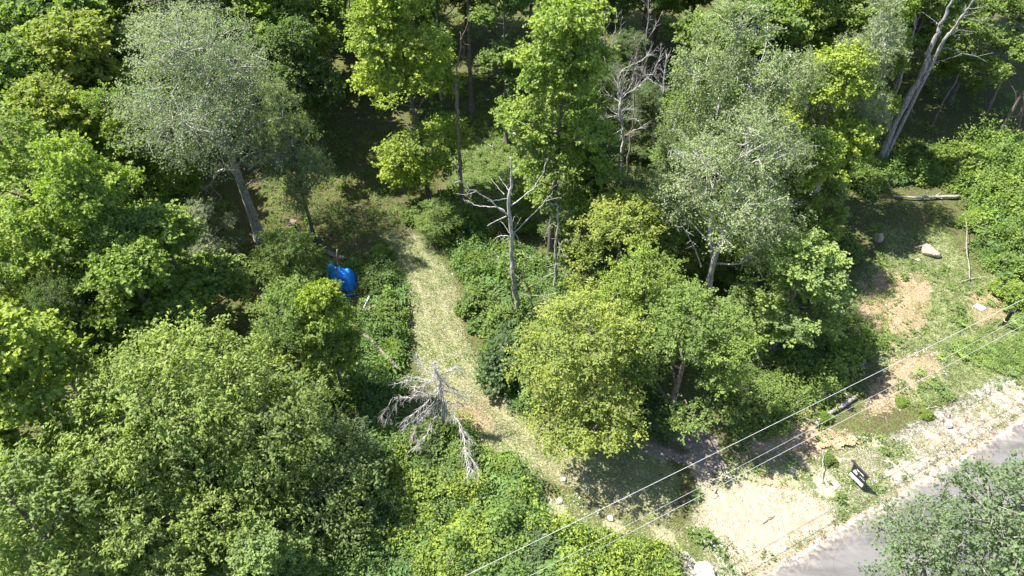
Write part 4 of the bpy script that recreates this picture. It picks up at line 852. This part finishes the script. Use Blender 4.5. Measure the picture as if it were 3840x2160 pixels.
def group_plants(lab, sets, col, seed, nl=34, L=.14):
    RK = P(2640, 2150)[:2]; p = np.concatenate([a[0] for a in sets]); h = np.concatenate([a[1] for a in sets]); k = (np.hypot(p[:, 0] - RK[0], p[:, 1] - RK[1]) > 1.2) & (poly_w(p, STRIP) < .15) & (poly_w(p, PATH) < .25) & (np.hypot(p[:, 0] - TP[0], p[:, 1] - TP[1] + .6) > 2.2)
    p, h = p[k], h[k]; plants('undergrowth', lab, p, h, rng.uniform(.22, .42, len(p)), nl, L, .78, col, seed)
group_plants('dense green leafy undergrowth along both sides of the grassy path', [mounds(U_LEFT, 120, 9, rng, .5, 1.3), mounds(U_RIGHT, 170, 9, rng, .5, 1.2)], (.118, .208, .020), 1)
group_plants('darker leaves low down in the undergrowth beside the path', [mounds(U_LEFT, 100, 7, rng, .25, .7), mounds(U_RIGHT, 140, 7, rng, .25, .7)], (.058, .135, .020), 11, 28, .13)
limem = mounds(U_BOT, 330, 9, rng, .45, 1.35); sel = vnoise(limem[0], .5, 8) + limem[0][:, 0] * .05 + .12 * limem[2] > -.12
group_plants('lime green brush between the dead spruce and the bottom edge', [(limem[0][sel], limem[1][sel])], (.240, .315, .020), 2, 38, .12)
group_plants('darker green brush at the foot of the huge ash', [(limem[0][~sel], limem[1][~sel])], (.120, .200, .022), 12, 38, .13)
group_plants('low leafy growth filling the gaps of the lime green brush', [mounds(U_BOT, 260, 6, rng, .2, .6)], (.142, .218, .022), 13, 26, .11)
group_plants('tall green thicket covering the bank above the boulders', [mounds(U_BANK, 330, 9, rng, .5, 1.5)], (.148, .240, .022), 3, 38, .15)
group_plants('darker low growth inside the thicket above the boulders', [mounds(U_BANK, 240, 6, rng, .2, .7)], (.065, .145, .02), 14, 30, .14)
p = scatter(U_SLOPE, 620, rng); hm = .6 + .3 * vnoise(p, .8, 6)
plants('undergrowth', 'shaded weeds on the slope under the pale-leaved maple', p, np.clip(hm + rng.normal(0, .1, len(p)), .2, 1.1), rng.uniform(.3, .6, len(p)), 46, .13, .7, C_MID, 4)
p = np.concatenate([clump_pts(U_SLOPE, 330, rng, .0), clump_pts(U_VERGE, 260, rng, -.1), clump_pts(GREENBAND, 120, rng, .3, 1.0, 6)])
p = p[road_s(p[:, 0], p[:, 1]) > 1.6]
q = np.concatenate([clump_pts(U_LEFT, 90, rng, .1), clump_pts(U_RIGHT, 130, rng, .1), clump_pts(U_BOT, 220, rng, .05, .8, 9), clump_pts(U_BANK, 130, rng, .1)]); q = q[np.hypot(q[:, 0] - TP[0], q[:, 1] - TP[1] + .6) > 2.2]
fronds('bracken', 'tall dark ferns mixed into the undergrowth and brush', q, rng.uniform(.9, 1.6, len(q)), (.085, .185, .024), 16, 8, 6)
fronds('bracken', 'light green bracken ferns on the bank and the road verge', p, rng.uniform(.35, .75, len(p)), (.165, .25, .033), 6)
p = np.concatenate([clump_pts(U_GLADE, 900, rng, -.1), clump_pts(CLEARING, 1100, rng, -.05, .8, 3), clump_pts(GREENBAND, 620, rng, -.1, 1.1, 5), clump_pts(GLADE, 300, rng, -.4), clump_pts(STRAW2, 330, rng, .05, 1.5, 4), clump_pts(REDS[0], 80, rng, 0, 1.5, 4)])
RK = P(2640, 2150)[:2]; p = p[(road_s(p[:, 0], p[:, 1]) > .4) & (np.hypot(p[:, 0] - RK[0], p[:, 1] - RK[1]) > 1.0) & ((poly_w(p, SANDS[0]) < .1) | (rng.random(len(p)) < .2))]
plants('weeds', 'low weeds and seedlings dotting the clearing, glade and verge', p, rng.uniform(.08, .3, len(p)), rng.uniform(.12, .3, len(p)), 16, .11, .6, (.125, .21, .03), 5)
# forest floor plants everywhere else, sparse
p = np.column_stack([rng.uniform(-46, 46, 5200), rng.uniform(13, 82, 5200)])
msk = (road_s(p[:, 0], p[:, 1]) > 5) & (poly_w(p, PATH) < -.3) & (poly_w(p, CLEARING) < -1) & (poly_w(p, STRAW2) < -.5) & (poly_w(p, GREENBAND) < -.5) & (vnoise(p, .5, 12) > -.2) & (poly_w(p, DUST) < -.8) & (np.abs(p[:, 0]) < .76 * (p[:, 1] * .707 + 24))
p = p[msk]
plants('forest_floor_plants', 'dark low plants on the shaded forest floor', p, rng.uniform(.15, .7, len(p)), rng.uniform(.25, .55, len(p)), 26, .15, .7, C_MID, 7)

# grass blades on the path, the clearing and the verge
def blades(name, label, pts, hgt, wid, rn, seed):
    rng = np.random.default_rng(seed); n = len(pts); ph = rng.uniform(0, 6.28, n); lean = rng.uniform(.3, 1.6, n)
    b = np.column_stack([pts, gz(pts[:, 0], pts[:, 1]) - .01]); s = np.column_stack([-np.sin(ph), np.cos(ph), 0 * ph]) * (wid / 2)[:, None]
    tip = b + np.column_stack([np.cos(ph) * lean, np.sin(ph) * lean, np.ones(n)]) / np.sqrt(1 + lean ** 2)[:, None] * hgt[:, None]
    v = np.stack([b - s, b + s, tip], 1).reshape(-1, 3)
    o = link(name, mesh_from(name, v, None, np.arange(n * 3).reshape(n, 3), rn, M_BLADE)); o['kind'] = 'stuff'; o['label'] = label
rng = np.random.default_rng(15)
A = scatter(PATH, 62000, rng); B = np.concatenate([scatter(STRAW2, 46000, rng), scatter(STRIP, 16000, rng), scatter(SANDS[1], 5000, rng)]); Cc = scatter(CLEARING, 26000, rng); Cc = Cc[vnoise(Cc, .9, 61) + .5 * vnoise(Cc, 2.4, 62) > -.25]; D = scatter(GLADE, 14000, rng); E = scatter(GREENBAND, 26000, rng)
B = B[(road_s(B[:, 0], B[:, 1]) > .3) & (poly_w(B, SANDS[0]) + .9 * vnoise(B, 2.2, 81) + .5 * rng.normal(0, 1, len(B)) < 0) & (vnoise(B, 1.6, 31) + .5 * vnoise(B, 4., 32) > -.12)]
E = E[(road_s(E[:, 0], E[:, 1]) > .5) & (vnoise(E, 1.3, 51) + .6 * vnoise(E, 3.5, 52) > -.15)]
A = A[(poly_w(A, DUST) < 0)]; A = A[rng.random(len(A)) > .45 * rut(A)]
allp = np.concatenate([A, B, Cc, D, E]); zone = np.concatenate([np.full(len(A), .54), np.full(len(B), .55), np.full(len(Cc), .36), np.full(len(D), .36), np.full(len(E), .30)])
rn = np.clip(zone + .42 * vnoise(allp, .9, 21) + .25 * vnoise(allp, 3, 22) + rng.normal(0, .11, len(allp)), 0, 1)
blades('grass', 'short dry and green grass on the path, clearing and verge', allp, rng.uniform(.06, .2, len(allp)), rng.uniform(.018, .04, len(allp)), rn, 3)
Tg = np.concatenate([scatter(U_BOT, 5200, rng), scatter(U_BANK, 4200, rng), scatter(U_RIGHT, 2200, rng), scatter(U_LEFT, 1600, rng), scatter(U_SLOPE, 1600, rng), scatter(U_VERGE, 1500, rng)]); Tg = Tg[vnoise(Tg, 1.1, 71) > .1]
blades('tall_grass', 'tall thin grass growing through the undergrowth and brush', Tg, rng.uniform(.7, 1.5, len(Tg)), rng.uniform(.02, .045, len(Tg)), np.clip(.36 + rng.normal(0, .2, len(Tg)), 0, 1), 8)
T = Tubes()
for q in np.concatenate([scatter(U_BOT, 110, rng), scatter(U_BANK, 70, rng), scatter(U_RIGHT, 70, rng), scatter(U_LEFT, 50, rng), scatter(U_SLOPE, 60, rng)]):
    p = np.array([q[0], q[1], float(gz(*q))]); d = unit(rng.normal(0, 1, 3) * [1, 1, .3] + [0, 0, .9]); L = rng.uniform(.9, 2.0); e = p + d * L
    T.add(np.array([p, p + d * L * .5 + rng.normal(0, .06, 3), e]), [.016, .012, .005], 4, False)
    for _ in range(2): T.add(np.array([p + d * L * .6, e + rng.normal(0, .3, 3)]), [.008, .004], 3, False)
o = link('dry_stems', T.mesh('dry_stems', M_BARK), None, (.42, .38, .33)); o['kind'] = 'stuff'; o['label'] = 'dry bare stems sticking out of the undergrowth'
# leaf litter on the dusty patch and under the trees
p = np.concatenate([scatter(DUST, 500, rng), scatter([(2460, 1640), (2520, 1645), (2590, 1690), (2560, 1700), (2480, 1665)], 500, rng), scatter(CLEARING, 1100, rng)])
n = len(p); pos = np.column_stack([p, gz(p[:, 0], p[:, 1]) + .02]); v, q = leaf_quads(pos, unit(rng.normal(0, 1, (n, 3)) * [1, 1, .2]), unit(rng.normal(0, .3, (n, 3)) + [0, 0, 1]), rng.uniform(.06, .13, n), .6)
o = link('leaf_litter', mesh_from('leaf_litter', v, q, None, rng.random(n), M_LEAF), None, (.20, .10, .05)); o['kind'] = 'stuff'; o['label'] = 'dry brown leaves on the dusty patch and clearing'

# bushes that stand out one by one
def gen_bush(seed, R, H, ncl, L, W):
    rng = np.random.default_rng(seed); T = Tubes(); C = []
    for _ in range(ncl):
        a = rng.uniform(0, 6.283); q = rng.random() ** .55; z = math.sqrt(max(0, 1 - q * q)) * rng.uniform(.6, 1.05)
        r_ = R * (1 + .25 * math.sin(3 * a + seed) + .12 * math.sin(5 * a)) * q; C.append([r_ * math.cos(a), r_ * math.sin(a), H * (.12 + .86 * z)])
    C = np.array(C)
    for c in C[::2]: T.add(np.array([[c[0] * .1, c[1] * .1, 0], c * .55 + [0, 0, .1], c]), [.03, .018, .006], 4, False)
    K_, M_ = 7, 9; out = unit(C - np.array([0, 0, H * .25])); cr_ = .36
    dr = unit(out[:, None] * .6 + unit(rng.normal(0, 1, (ncl, K_, 3)) * [1, 1, .6])); t = rng.uniform(.1, 1, (ncl, K_, M_))
    pos = C[:, None, None] + dr[:, :, None] * (t * cr_)[..., None] + rng.normal(0, .04, (ncl, K_, M_, 3)); ld = unit(dr[:, :, None] * .5 + rng.normal(0, .6, pos.shape) + [0, 0, -.15]); nr = unit(np.array([0, 0, .9]) + rng.normal(0, .5, pos.shape) + out[:, None, None] * .4)
    pos, ld, nr = (x.reshape(-1, 3) for x in (pos, ld, nr)); rn = np.clip(np.repeat(rng.normal(.5, .15, ncl), K_ * M_) + rng.normal(0, .12, len(pos)), 0, 1)
    v, q = leaf_quads(pos, ld, nr, L * rng.uniform(.7, 1.3, len(pos)), W); return T.mesh('stems', M_BARK), mesh_from('foliage', v, q, None, rn, M_LEAF)
BV = [gen_bush(51, 1.3, 1.7, 110, .15, .8), gen_bush(52, 1.2, 1.4, 100, .15, .6), gen_bush(53, 1.4, 1.9, 120, .14, .85), gen_bush(54, 1.0, 1.3, 80, .18, .45)]
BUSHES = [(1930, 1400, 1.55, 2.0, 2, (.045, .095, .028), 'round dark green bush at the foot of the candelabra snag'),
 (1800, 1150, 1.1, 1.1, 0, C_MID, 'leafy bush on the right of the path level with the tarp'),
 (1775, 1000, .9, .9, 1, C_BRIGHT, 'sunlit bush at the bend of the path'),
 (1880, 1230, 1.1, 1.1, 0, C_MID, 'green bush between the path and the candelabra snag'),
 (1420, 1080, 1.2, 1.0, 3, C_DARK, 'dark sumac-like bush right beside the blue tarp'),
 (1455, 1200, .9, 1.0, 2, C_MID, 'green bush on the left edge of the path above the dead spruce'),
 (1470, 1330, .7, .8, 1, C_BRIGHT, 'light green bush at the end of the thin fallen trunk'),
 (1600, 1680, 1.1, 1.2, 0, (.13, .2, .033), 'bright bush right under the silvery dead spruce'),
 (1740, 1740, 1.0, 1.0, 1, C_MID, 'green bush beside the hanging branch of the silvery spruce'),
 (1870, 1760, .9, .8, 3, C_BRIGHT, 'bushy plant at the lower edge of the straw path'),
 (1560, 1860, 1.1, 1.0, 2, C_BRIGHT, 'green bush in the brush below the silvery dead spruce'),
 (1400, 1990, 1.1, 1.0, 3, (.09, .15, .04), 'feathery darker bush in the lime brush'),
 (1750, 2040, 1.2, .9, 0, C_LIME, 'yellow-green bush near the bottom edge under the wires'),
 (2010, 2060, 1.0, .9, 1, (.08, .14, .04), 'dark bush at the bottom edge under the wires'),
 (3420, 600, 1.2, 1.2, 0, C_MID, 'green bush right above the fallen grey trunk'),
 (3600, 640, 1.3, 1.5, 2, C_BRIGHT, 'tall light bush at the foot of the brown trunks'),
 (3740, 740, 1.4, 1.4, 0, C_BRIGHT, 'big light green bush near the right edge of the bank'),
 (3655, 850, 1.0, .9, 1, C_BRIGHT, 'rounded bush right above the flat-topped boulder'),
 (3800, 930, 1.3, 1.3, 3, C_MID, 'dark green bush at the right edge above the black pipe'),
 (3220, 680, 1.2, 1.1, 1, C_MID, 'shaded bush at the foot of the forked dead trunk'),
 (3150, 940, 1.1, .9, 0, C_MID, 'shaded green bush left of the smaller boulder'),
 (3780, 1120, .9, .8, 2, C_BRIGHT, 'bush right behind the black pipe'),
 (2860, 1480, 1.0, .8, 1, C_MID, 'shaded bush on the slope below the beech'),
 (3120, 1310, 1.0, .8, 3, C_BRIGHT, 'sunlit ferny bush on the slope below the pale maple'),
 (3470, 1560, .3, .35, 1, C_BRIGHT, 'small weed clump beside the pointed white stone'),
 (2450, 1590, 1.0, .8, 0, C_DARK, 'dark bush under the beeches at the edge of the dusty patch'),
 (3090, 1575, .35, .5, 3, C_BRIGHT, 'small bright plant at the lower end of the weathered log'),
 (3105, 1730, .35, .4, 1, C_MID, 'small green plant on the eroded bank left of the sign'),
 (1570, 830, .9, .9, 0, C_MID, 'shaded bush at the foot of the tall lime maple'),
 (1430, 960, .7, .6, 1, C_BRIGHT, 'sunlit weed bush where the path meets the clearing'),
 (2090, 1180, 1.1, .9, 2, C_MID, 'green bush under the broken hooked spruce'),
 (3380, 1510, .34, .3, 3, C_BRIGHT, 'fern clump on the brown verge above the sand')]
for i, (u, v, r_, h_, k, cc, lab) in enumerate(BUSHES):
    g = G(u, v); t = thing('bush', lab, 'bush', (g[0], g[1], g[2] - .03), 'bushes', i * 1.3); f = r_ * K / 1.25; t.scale = (f, f, h_ * K / 1.5)
    link('stems', BV[k][0], t, B_BROWN); link('foliage', BV[k][1], t, cc)

# ---------------------------------------------------------------- eroded bank: little ledges of crust
def ledge(label, pl, h, w, seed):
    rng = np.random.default_rng(seed); pts = curve_pts(np.array([G(u, v) for u, v in pl]), len(pl) * 7); k = len(pts)
    tn = unit(np.gradient(pts, axis=0)); nb = np.stack([-tn[:, 1], tn[:, 0], 0 * tn[:, 0]], 1); nb *= np.sign(nb[:, 1:2] + 1e-6)
    pts[:, :2] += nb[:, :2] * rng.normal(0, .06, (k, 1)); prof = np.sin(np.linspace(.05, math.pi - .05, k)) ** .5
    hh = h * prof * rng.uniform(.7, 1.2, k); rows = []
    for off, z in ((.10, -.08), (.02, .25), (-.06, .95), (.05, 1.0), (.35, .55), (1.0, -.12)):
        r = pts + nb * (off * w); r[:, 2] = gz(r[:, 0], r[:, 1]) + z * hh - (.02 if z < 0 else 0); rows.append(r)
    V = np.concatenate(rows); kk = (np.arange(5)[:, None] * k + np.arange(k - 1)).ravel()
    o = link('earth_ledge', mesh_from('earth_ledge', V, np.stack([kk, kk + 1, kk + k + 1, kk + k], 1), None, None, M_EARTH, False)); o['kind'] = 'structure'; o['label'] = label
ledge('broken sandy ledge on the eroded bank', [(3140, 1690), (3165, 1672), (3190, 1675), (3225, 1655)], .24, .7, 1)
ledge('small crack of earth on the bank', [(3065, 1685), (3090, 1680), (3125, 1668)], .16, .7, 2)
ledge('small crack of earth on the bank', [(3020, 1677), (3045, 1668), (3065, 1667)], .14, .6, 3)
ledge('dark hollow in the slope above the log', [(3030, 1565), (3045, 1545), (3072, 1543)], .28, .7, 4)
ledge('low sand ridge at the edge of the pale patch', [(2850, 1815), (2900, 1820), (2950, 1830)], .08, .8, 5)

# ---------------------------------------------------------------- yard things
def box_bm(bm, c, sx, sy, sz, M=None, bev=.01):
    r = bmesh.ops.create_cube(bm, size=1.0)['verts']
    for w in r: w.co = Vector((w.co.x * sx + c[0], w.co.y * sy + c[1], w.co.z * sz + c[2]))
    es = list({e for w in r for e in w.link_edges})
    if bev: bmesh.ops.bevel(bm, geom=es, offset=bev, segments=1, affect='EDGES')
def bm_obj(name, bm, mat, parent=None):
    me = bpy.data.meshes.new(name); bm.to_mesh(me); bm.free(); me.materials.append(mat); return link(name, me, parent)
# blue tarp over a heap
def tarp_mesh(rx, ry, h, seed, mat):
    rng = np.random.default_rng(seed); na, nr_ = 64, 18; V = []
    for j in range(nr_ + 1):
        t = j / nr_
        for i in range(na):
            a = i / na * 6.2832; sq = 1 / max(abs(math.cos(a)) ** 5 + abs(math.sin(a)) ** 5, 1e-6) ** .2
            z = h * (1 - t ** 4.5) - .06 * h * abs(math.sin(2.5 * a + .6)) ** 3 * t ** .7 * (1 - t ** 4) + .10 * h * math.sin(3 * a + seed) * t * (1 - t) * 3
            fold = (.11 * math.sin(9 * a + 2 * math.sin(2 * a)) + .07 * math.sin(16 * a + seed)) * t ** 1.6
            rr = t * (1 + .06 * math.sin(2 * a + seed)) * sq * .86 + fold * .6
            z += .035 * math.sin(7 * rr * math.cos(a) * 2 + 3 * math.sin(a)) + rng.normal(0, .008) + (.05 * h * math.sin(11 * a) * t * (1 - t) * 4)
            V.append((rx * rr * math.cos(a), ry * rr * math.sin(a), max(z, .0 + .01 * rng.random())))
    q = [[j * na + i, j * na + (i + 1) % na, (j + 1) * na + (i + 1) % na, (j + 1) * na + i] for j in range(nr_) for i in range(na)]
    return mesh_from('tarp', np.array(V), np.array(q), None, None, mat, True)
g = G(1290, 1066); t = thing('blue_tarp', 'bright blue tarp draped over a heap beside the path thicket', 'tarp', tuple(g))
link('tarp_sheet', tarp_mesh(1.0, .8, 1.3, 2, M_TARP), t)
o = link('tarp_corner', tarp_mesh(.38, .3, 1.3, 5, M_TARP2), t); o.location = (-.85, .62, 0); o['label'] = 'paler corner of the tarp'
T = Tubes(); T.add([(-1.1, -1.0, .05), (0, -1.15, .03), (1.1, -.95, .04)], [.05, .06, .05], 6); link('tarp_hem', T.mesh('tarp_hem', M_TARP), t)
# rusty barrel and bin
def lathe(prof, seg=24):
    a = np.linspace(0, 2 * math.pi, seg, endpoint=False); V = np.concatenate([np.column_stack([r * np.cos(a), r * np.sin(a), np.full(seg, z)]) for r, z in prof]); k = len(prof)
    q = [[j * seg + i, j * seg + (i + 1) % seg, (j + 1) * seg + (i + 1) % seg, (j + 1) * seg + i] for j in range(k - 1) for i in range(seg)]
    return V, np.array(q)
g = G(1170, 932); t = thing('rusty_barrel', 'rusty brown barrel standing behind the leafy young tree near the tarp', 'barrel', tuple(g))
V, q = lathe([(0, 0), (.28, 0), (.29, .02), (.285, .28), (.30, .30), (.285, .32), (.285, .58), (.30, .60), (.285, .62), (.285, .86), (.295, .88), (.27, .88), (.26, .80), (.26, .3), (0, .3)]); link('barrel_body', mesh_from('barrel_body', V, q, None, None, M_RUST, True), t)
V, q = lathe([(.30, .86), (.315, .88), (.30, .9), (.28, .88)]); link('rim', mesh_from('rim', V, q, None, None, M_WOODDK, True), t)
g = G(1196, 926); t = thing('storage_bin', 'dark blue-grey bin next to the rusty barrel', 'bin', tuple(g))
bm = bmesh.new(); box_bm(bm, (0, 0, .3), .5, .42, .6, None, .03); bm_obj('bin_body', bm, M_BIN, t)
bm = bmesh.new(); box_bm(bm, (0, 0, .63), .56, .48, .06, None, .02); bm_obj('lid', bm, M_BIN, t)
for lab, a, b, w, z in (('weathered plank lying in the shade above the blue tarp', (1212, 943), (1294, 976), .34, .14), ('grey board leaning in shade left of the rusty barrel', (1085, 868), (1105, 835), .5, .3)):
    pa, pb = G(*a), G(*b); m = (pa + pb) / 2; d = pb - pa; L = float(np.linalg.norm(d[:2])); bm = bmesh.new(); box_bm(bm, (0, 0, 0), L, w, .045, None, .006)
    bmesh.ops.subdivide_edges(bm, edges=[e for e in bm.edges if abs((e.verts[0].co - e.verts[1].co).x) > L * .5], cuts=5)
    for w_ in bm.verts: w_.co.z += .02 * math.sin(w_.co.x * 2.2)
    o = bm_obj('plank', bm, M_PLANK); o.location = (m[0], m[1], m[2] + z); o.rotation_euler = (.06, .0, math.atan2(d[1], d[0])); tag(o, lab, 'plank', 'old boards')
# white pipe
pa, pb = G(1372, 1195, 1.0), G(1395, 1166, 1.35); T = Tubes(); T.add(np.array([pa, (pa + pb) / 2, pb]) - pa, [.045, .045, .04], 10)
o = link('white_pipe', T.mesh('white_pipe', M_WHITE), None, None, tuple(pa)); tag(o, 'short white pipe sticking out above the brown log', 'pipe')
# black pipe with pale band
b = G(3762, 1220); y0 = b[1]; e = PY(3797, 1164, y0 - .15); d = e - b; L = float(np.linalg.norm(d)); t = thing('black_pipe', 'black pipe with a pale band standing at an angle on the right verge', 'pipe', tuple(b))
V, q = lathe([(.115, -.15), (.12, .3), (.118, .62 * L), (.12, .98 * L), (.125, L), (.095, L), (.09, L - .25), (0, L - .25)], 20); o1 = link('pipe_body', mesh_from('pipe_body', V, q, None, None, M_BLACK, True), t)
V, q = lathe([(.12, .30 * L), (.137, .31 * L), (.137, .345 * L), (.12, .355 * L)], 20); o2 = link('band', mesh_from('band', V, q, None, None, M_BAND, True), t)
t.rotation_euler = Vector(d).to_track_quat('Z', 'Y').to_euler()
# sign: post with arm and hanging panel
base = G(3189, 1786); zt = top_z(base[1], 1731); tip = P(3259, 1790, zt - .02); top = P(3205, 1735, zt); arm = np.array(tip - top); arm[2] = 0
L = float(np.linalg.norm(arm)); s = thing('real_estate_sign', 'black sign board with white strip hanging from a dark post at the roadside', 'sign', tuple(base), None, math.atan2(arm[1], arm[0]))
zt -= base[2]; sh = (top - base)[:2]; ca, sa = math.cos(s.rotation_euler.z), math.sin(s.rotation_euler.z); lx, ly = sh[0] * ca + sh[1] * sa, -sh[0] * sa + sh[1] * ca
T = Tubes(); T.add([(0, 0, -.1), (lx * .5, ly * .5, zt * .5), (lx * 1.05, ly * 1.05, zt * 1.07)], [.062, .06, .055], 4); link('post', T.mesh('post', M_WOODDK), s)
bm = bmesh.new(); box_bm(bm, (lx + L / 2 - .1, ly, zt - .03), L + .2, .085, .085, None, .008); bm_obj('arm', bm, M_SIGNBLK, s)
pw, phh = L - .10, zt * .66; pz = zt - .09 - phh / 2; px0 = lx + .08 + pw / 2
bm = bmesh.new(); box_bm(bm, (px0, ly, pz + phh * .14), pw, .022, phh * .72, None, .003); panel = bm_obj('panel', bm, M_SIGNBLK, s)
bm = bmesh.new(); box_bm(bm, (px0, ly, pz - phh * .36), pw, .022, phh * .26, None, .003); bm_obj('rider', bm, M_SIGNWHT, s)
for k in (-1, 1):
    T = Tubes(); T.add([(px0 + k * pw * .38, ly, zt - .1), (px0 + k * pw * .38, ly, zt - .04)], [.008, .008], 5); link('hook', T.mesh('hook', M_WIRE2), s)
def marks(name, rows, mat):
    rr = random.Random(4)
    for x0, x1, z, h in rows:
        bm = bmesh.new(); x = x0
        while x < x1 - .004:
            w = min(rr.uniform(.035, .06), x1 - x); box_bm(bm, (px0 + (x + w / 2 - .5) * pw, ly - .0135, pz + phh * (.14 + z * .72)), w * pw * .84, .003, h * phh, None, 0); x += w
        o = bm_obj(name, bm, mat, panel); o['kind'] = 'stuff'
marks('lettering', [(.22, .43, .27, .06), (.47, .74, .27, .07), (.13, .33, .06, .05), (.09, .40, -.09, .045), (.09, .40, -.2, .045), (.56, .93, -.09, .028)], M_SIGNWHT)
marks('logo', [(.66, .82, .03, .085), (.70, .78, .11, .06)], M_SIGNGRN)

# ---------------------------------------------------------------- overhead cables along the road
def wire(label, a, b, z, r, mat, ext=18, sag=.5):
    pa, pb = P(a[0], a[1], z), P(b[0], b[1], z); d = pb - pa; L = np.linalg.norm(d); d /= L; t_ = np.linspace(-ext, L + ext, 40)
    pts = pa + t_[:, None] * d; pts[:, 2] += sag * (((t_ - L / 2) / (L / 2 + ext)) ** 2 - (L / 2 / (L / 2 + ext)) ** 2)
    T = Tubes(); T.add(pts - pts[0], r, 6); o = link('overhead_cable', T.mesh('overhead_cable', mat), None, None, tuple(pts[0])); tag(o, label, 'cable', 'overhead cables')
wire('topmost of the three pale cables, nearest to the beeches', (2050, 2010), (3840, 1121), 6.6, .0125, M_WIRE)
wire('middle thin cable between the two thicker ones', (2400, 1945), (3840, 1184), 6.0, .0075, M_WIRE)
wire('lowest of the three cables, nearest to the road', (2400, 1978), (3840, 1218), 5.6, .0105, M_WIRE)
pa, pb = P(3738, 1625, 5.2), P(3850, 1745, 6.2); T = Tubes(); tt = np.linspace(-.3, 1.6, 14)[:, None]; pts = pa + tt * (pb - pa); pts[:, 2] -= .9 * (tt[:, 0] * (1 - tt[:, 0])); T.add(pts - pts[0], .013, 5)
tag(link('overhead_cable', T.mesh('overhead_cable', M_WIRE2), None, None, tuple(pts[0])), 'thin dark cable crossing the road at the right edge', 'cable', 'overhead cables')
print('background trees', n_bg, 'tris', sum(len(m.polygons) for m in bpy.data.meshes) * 2)
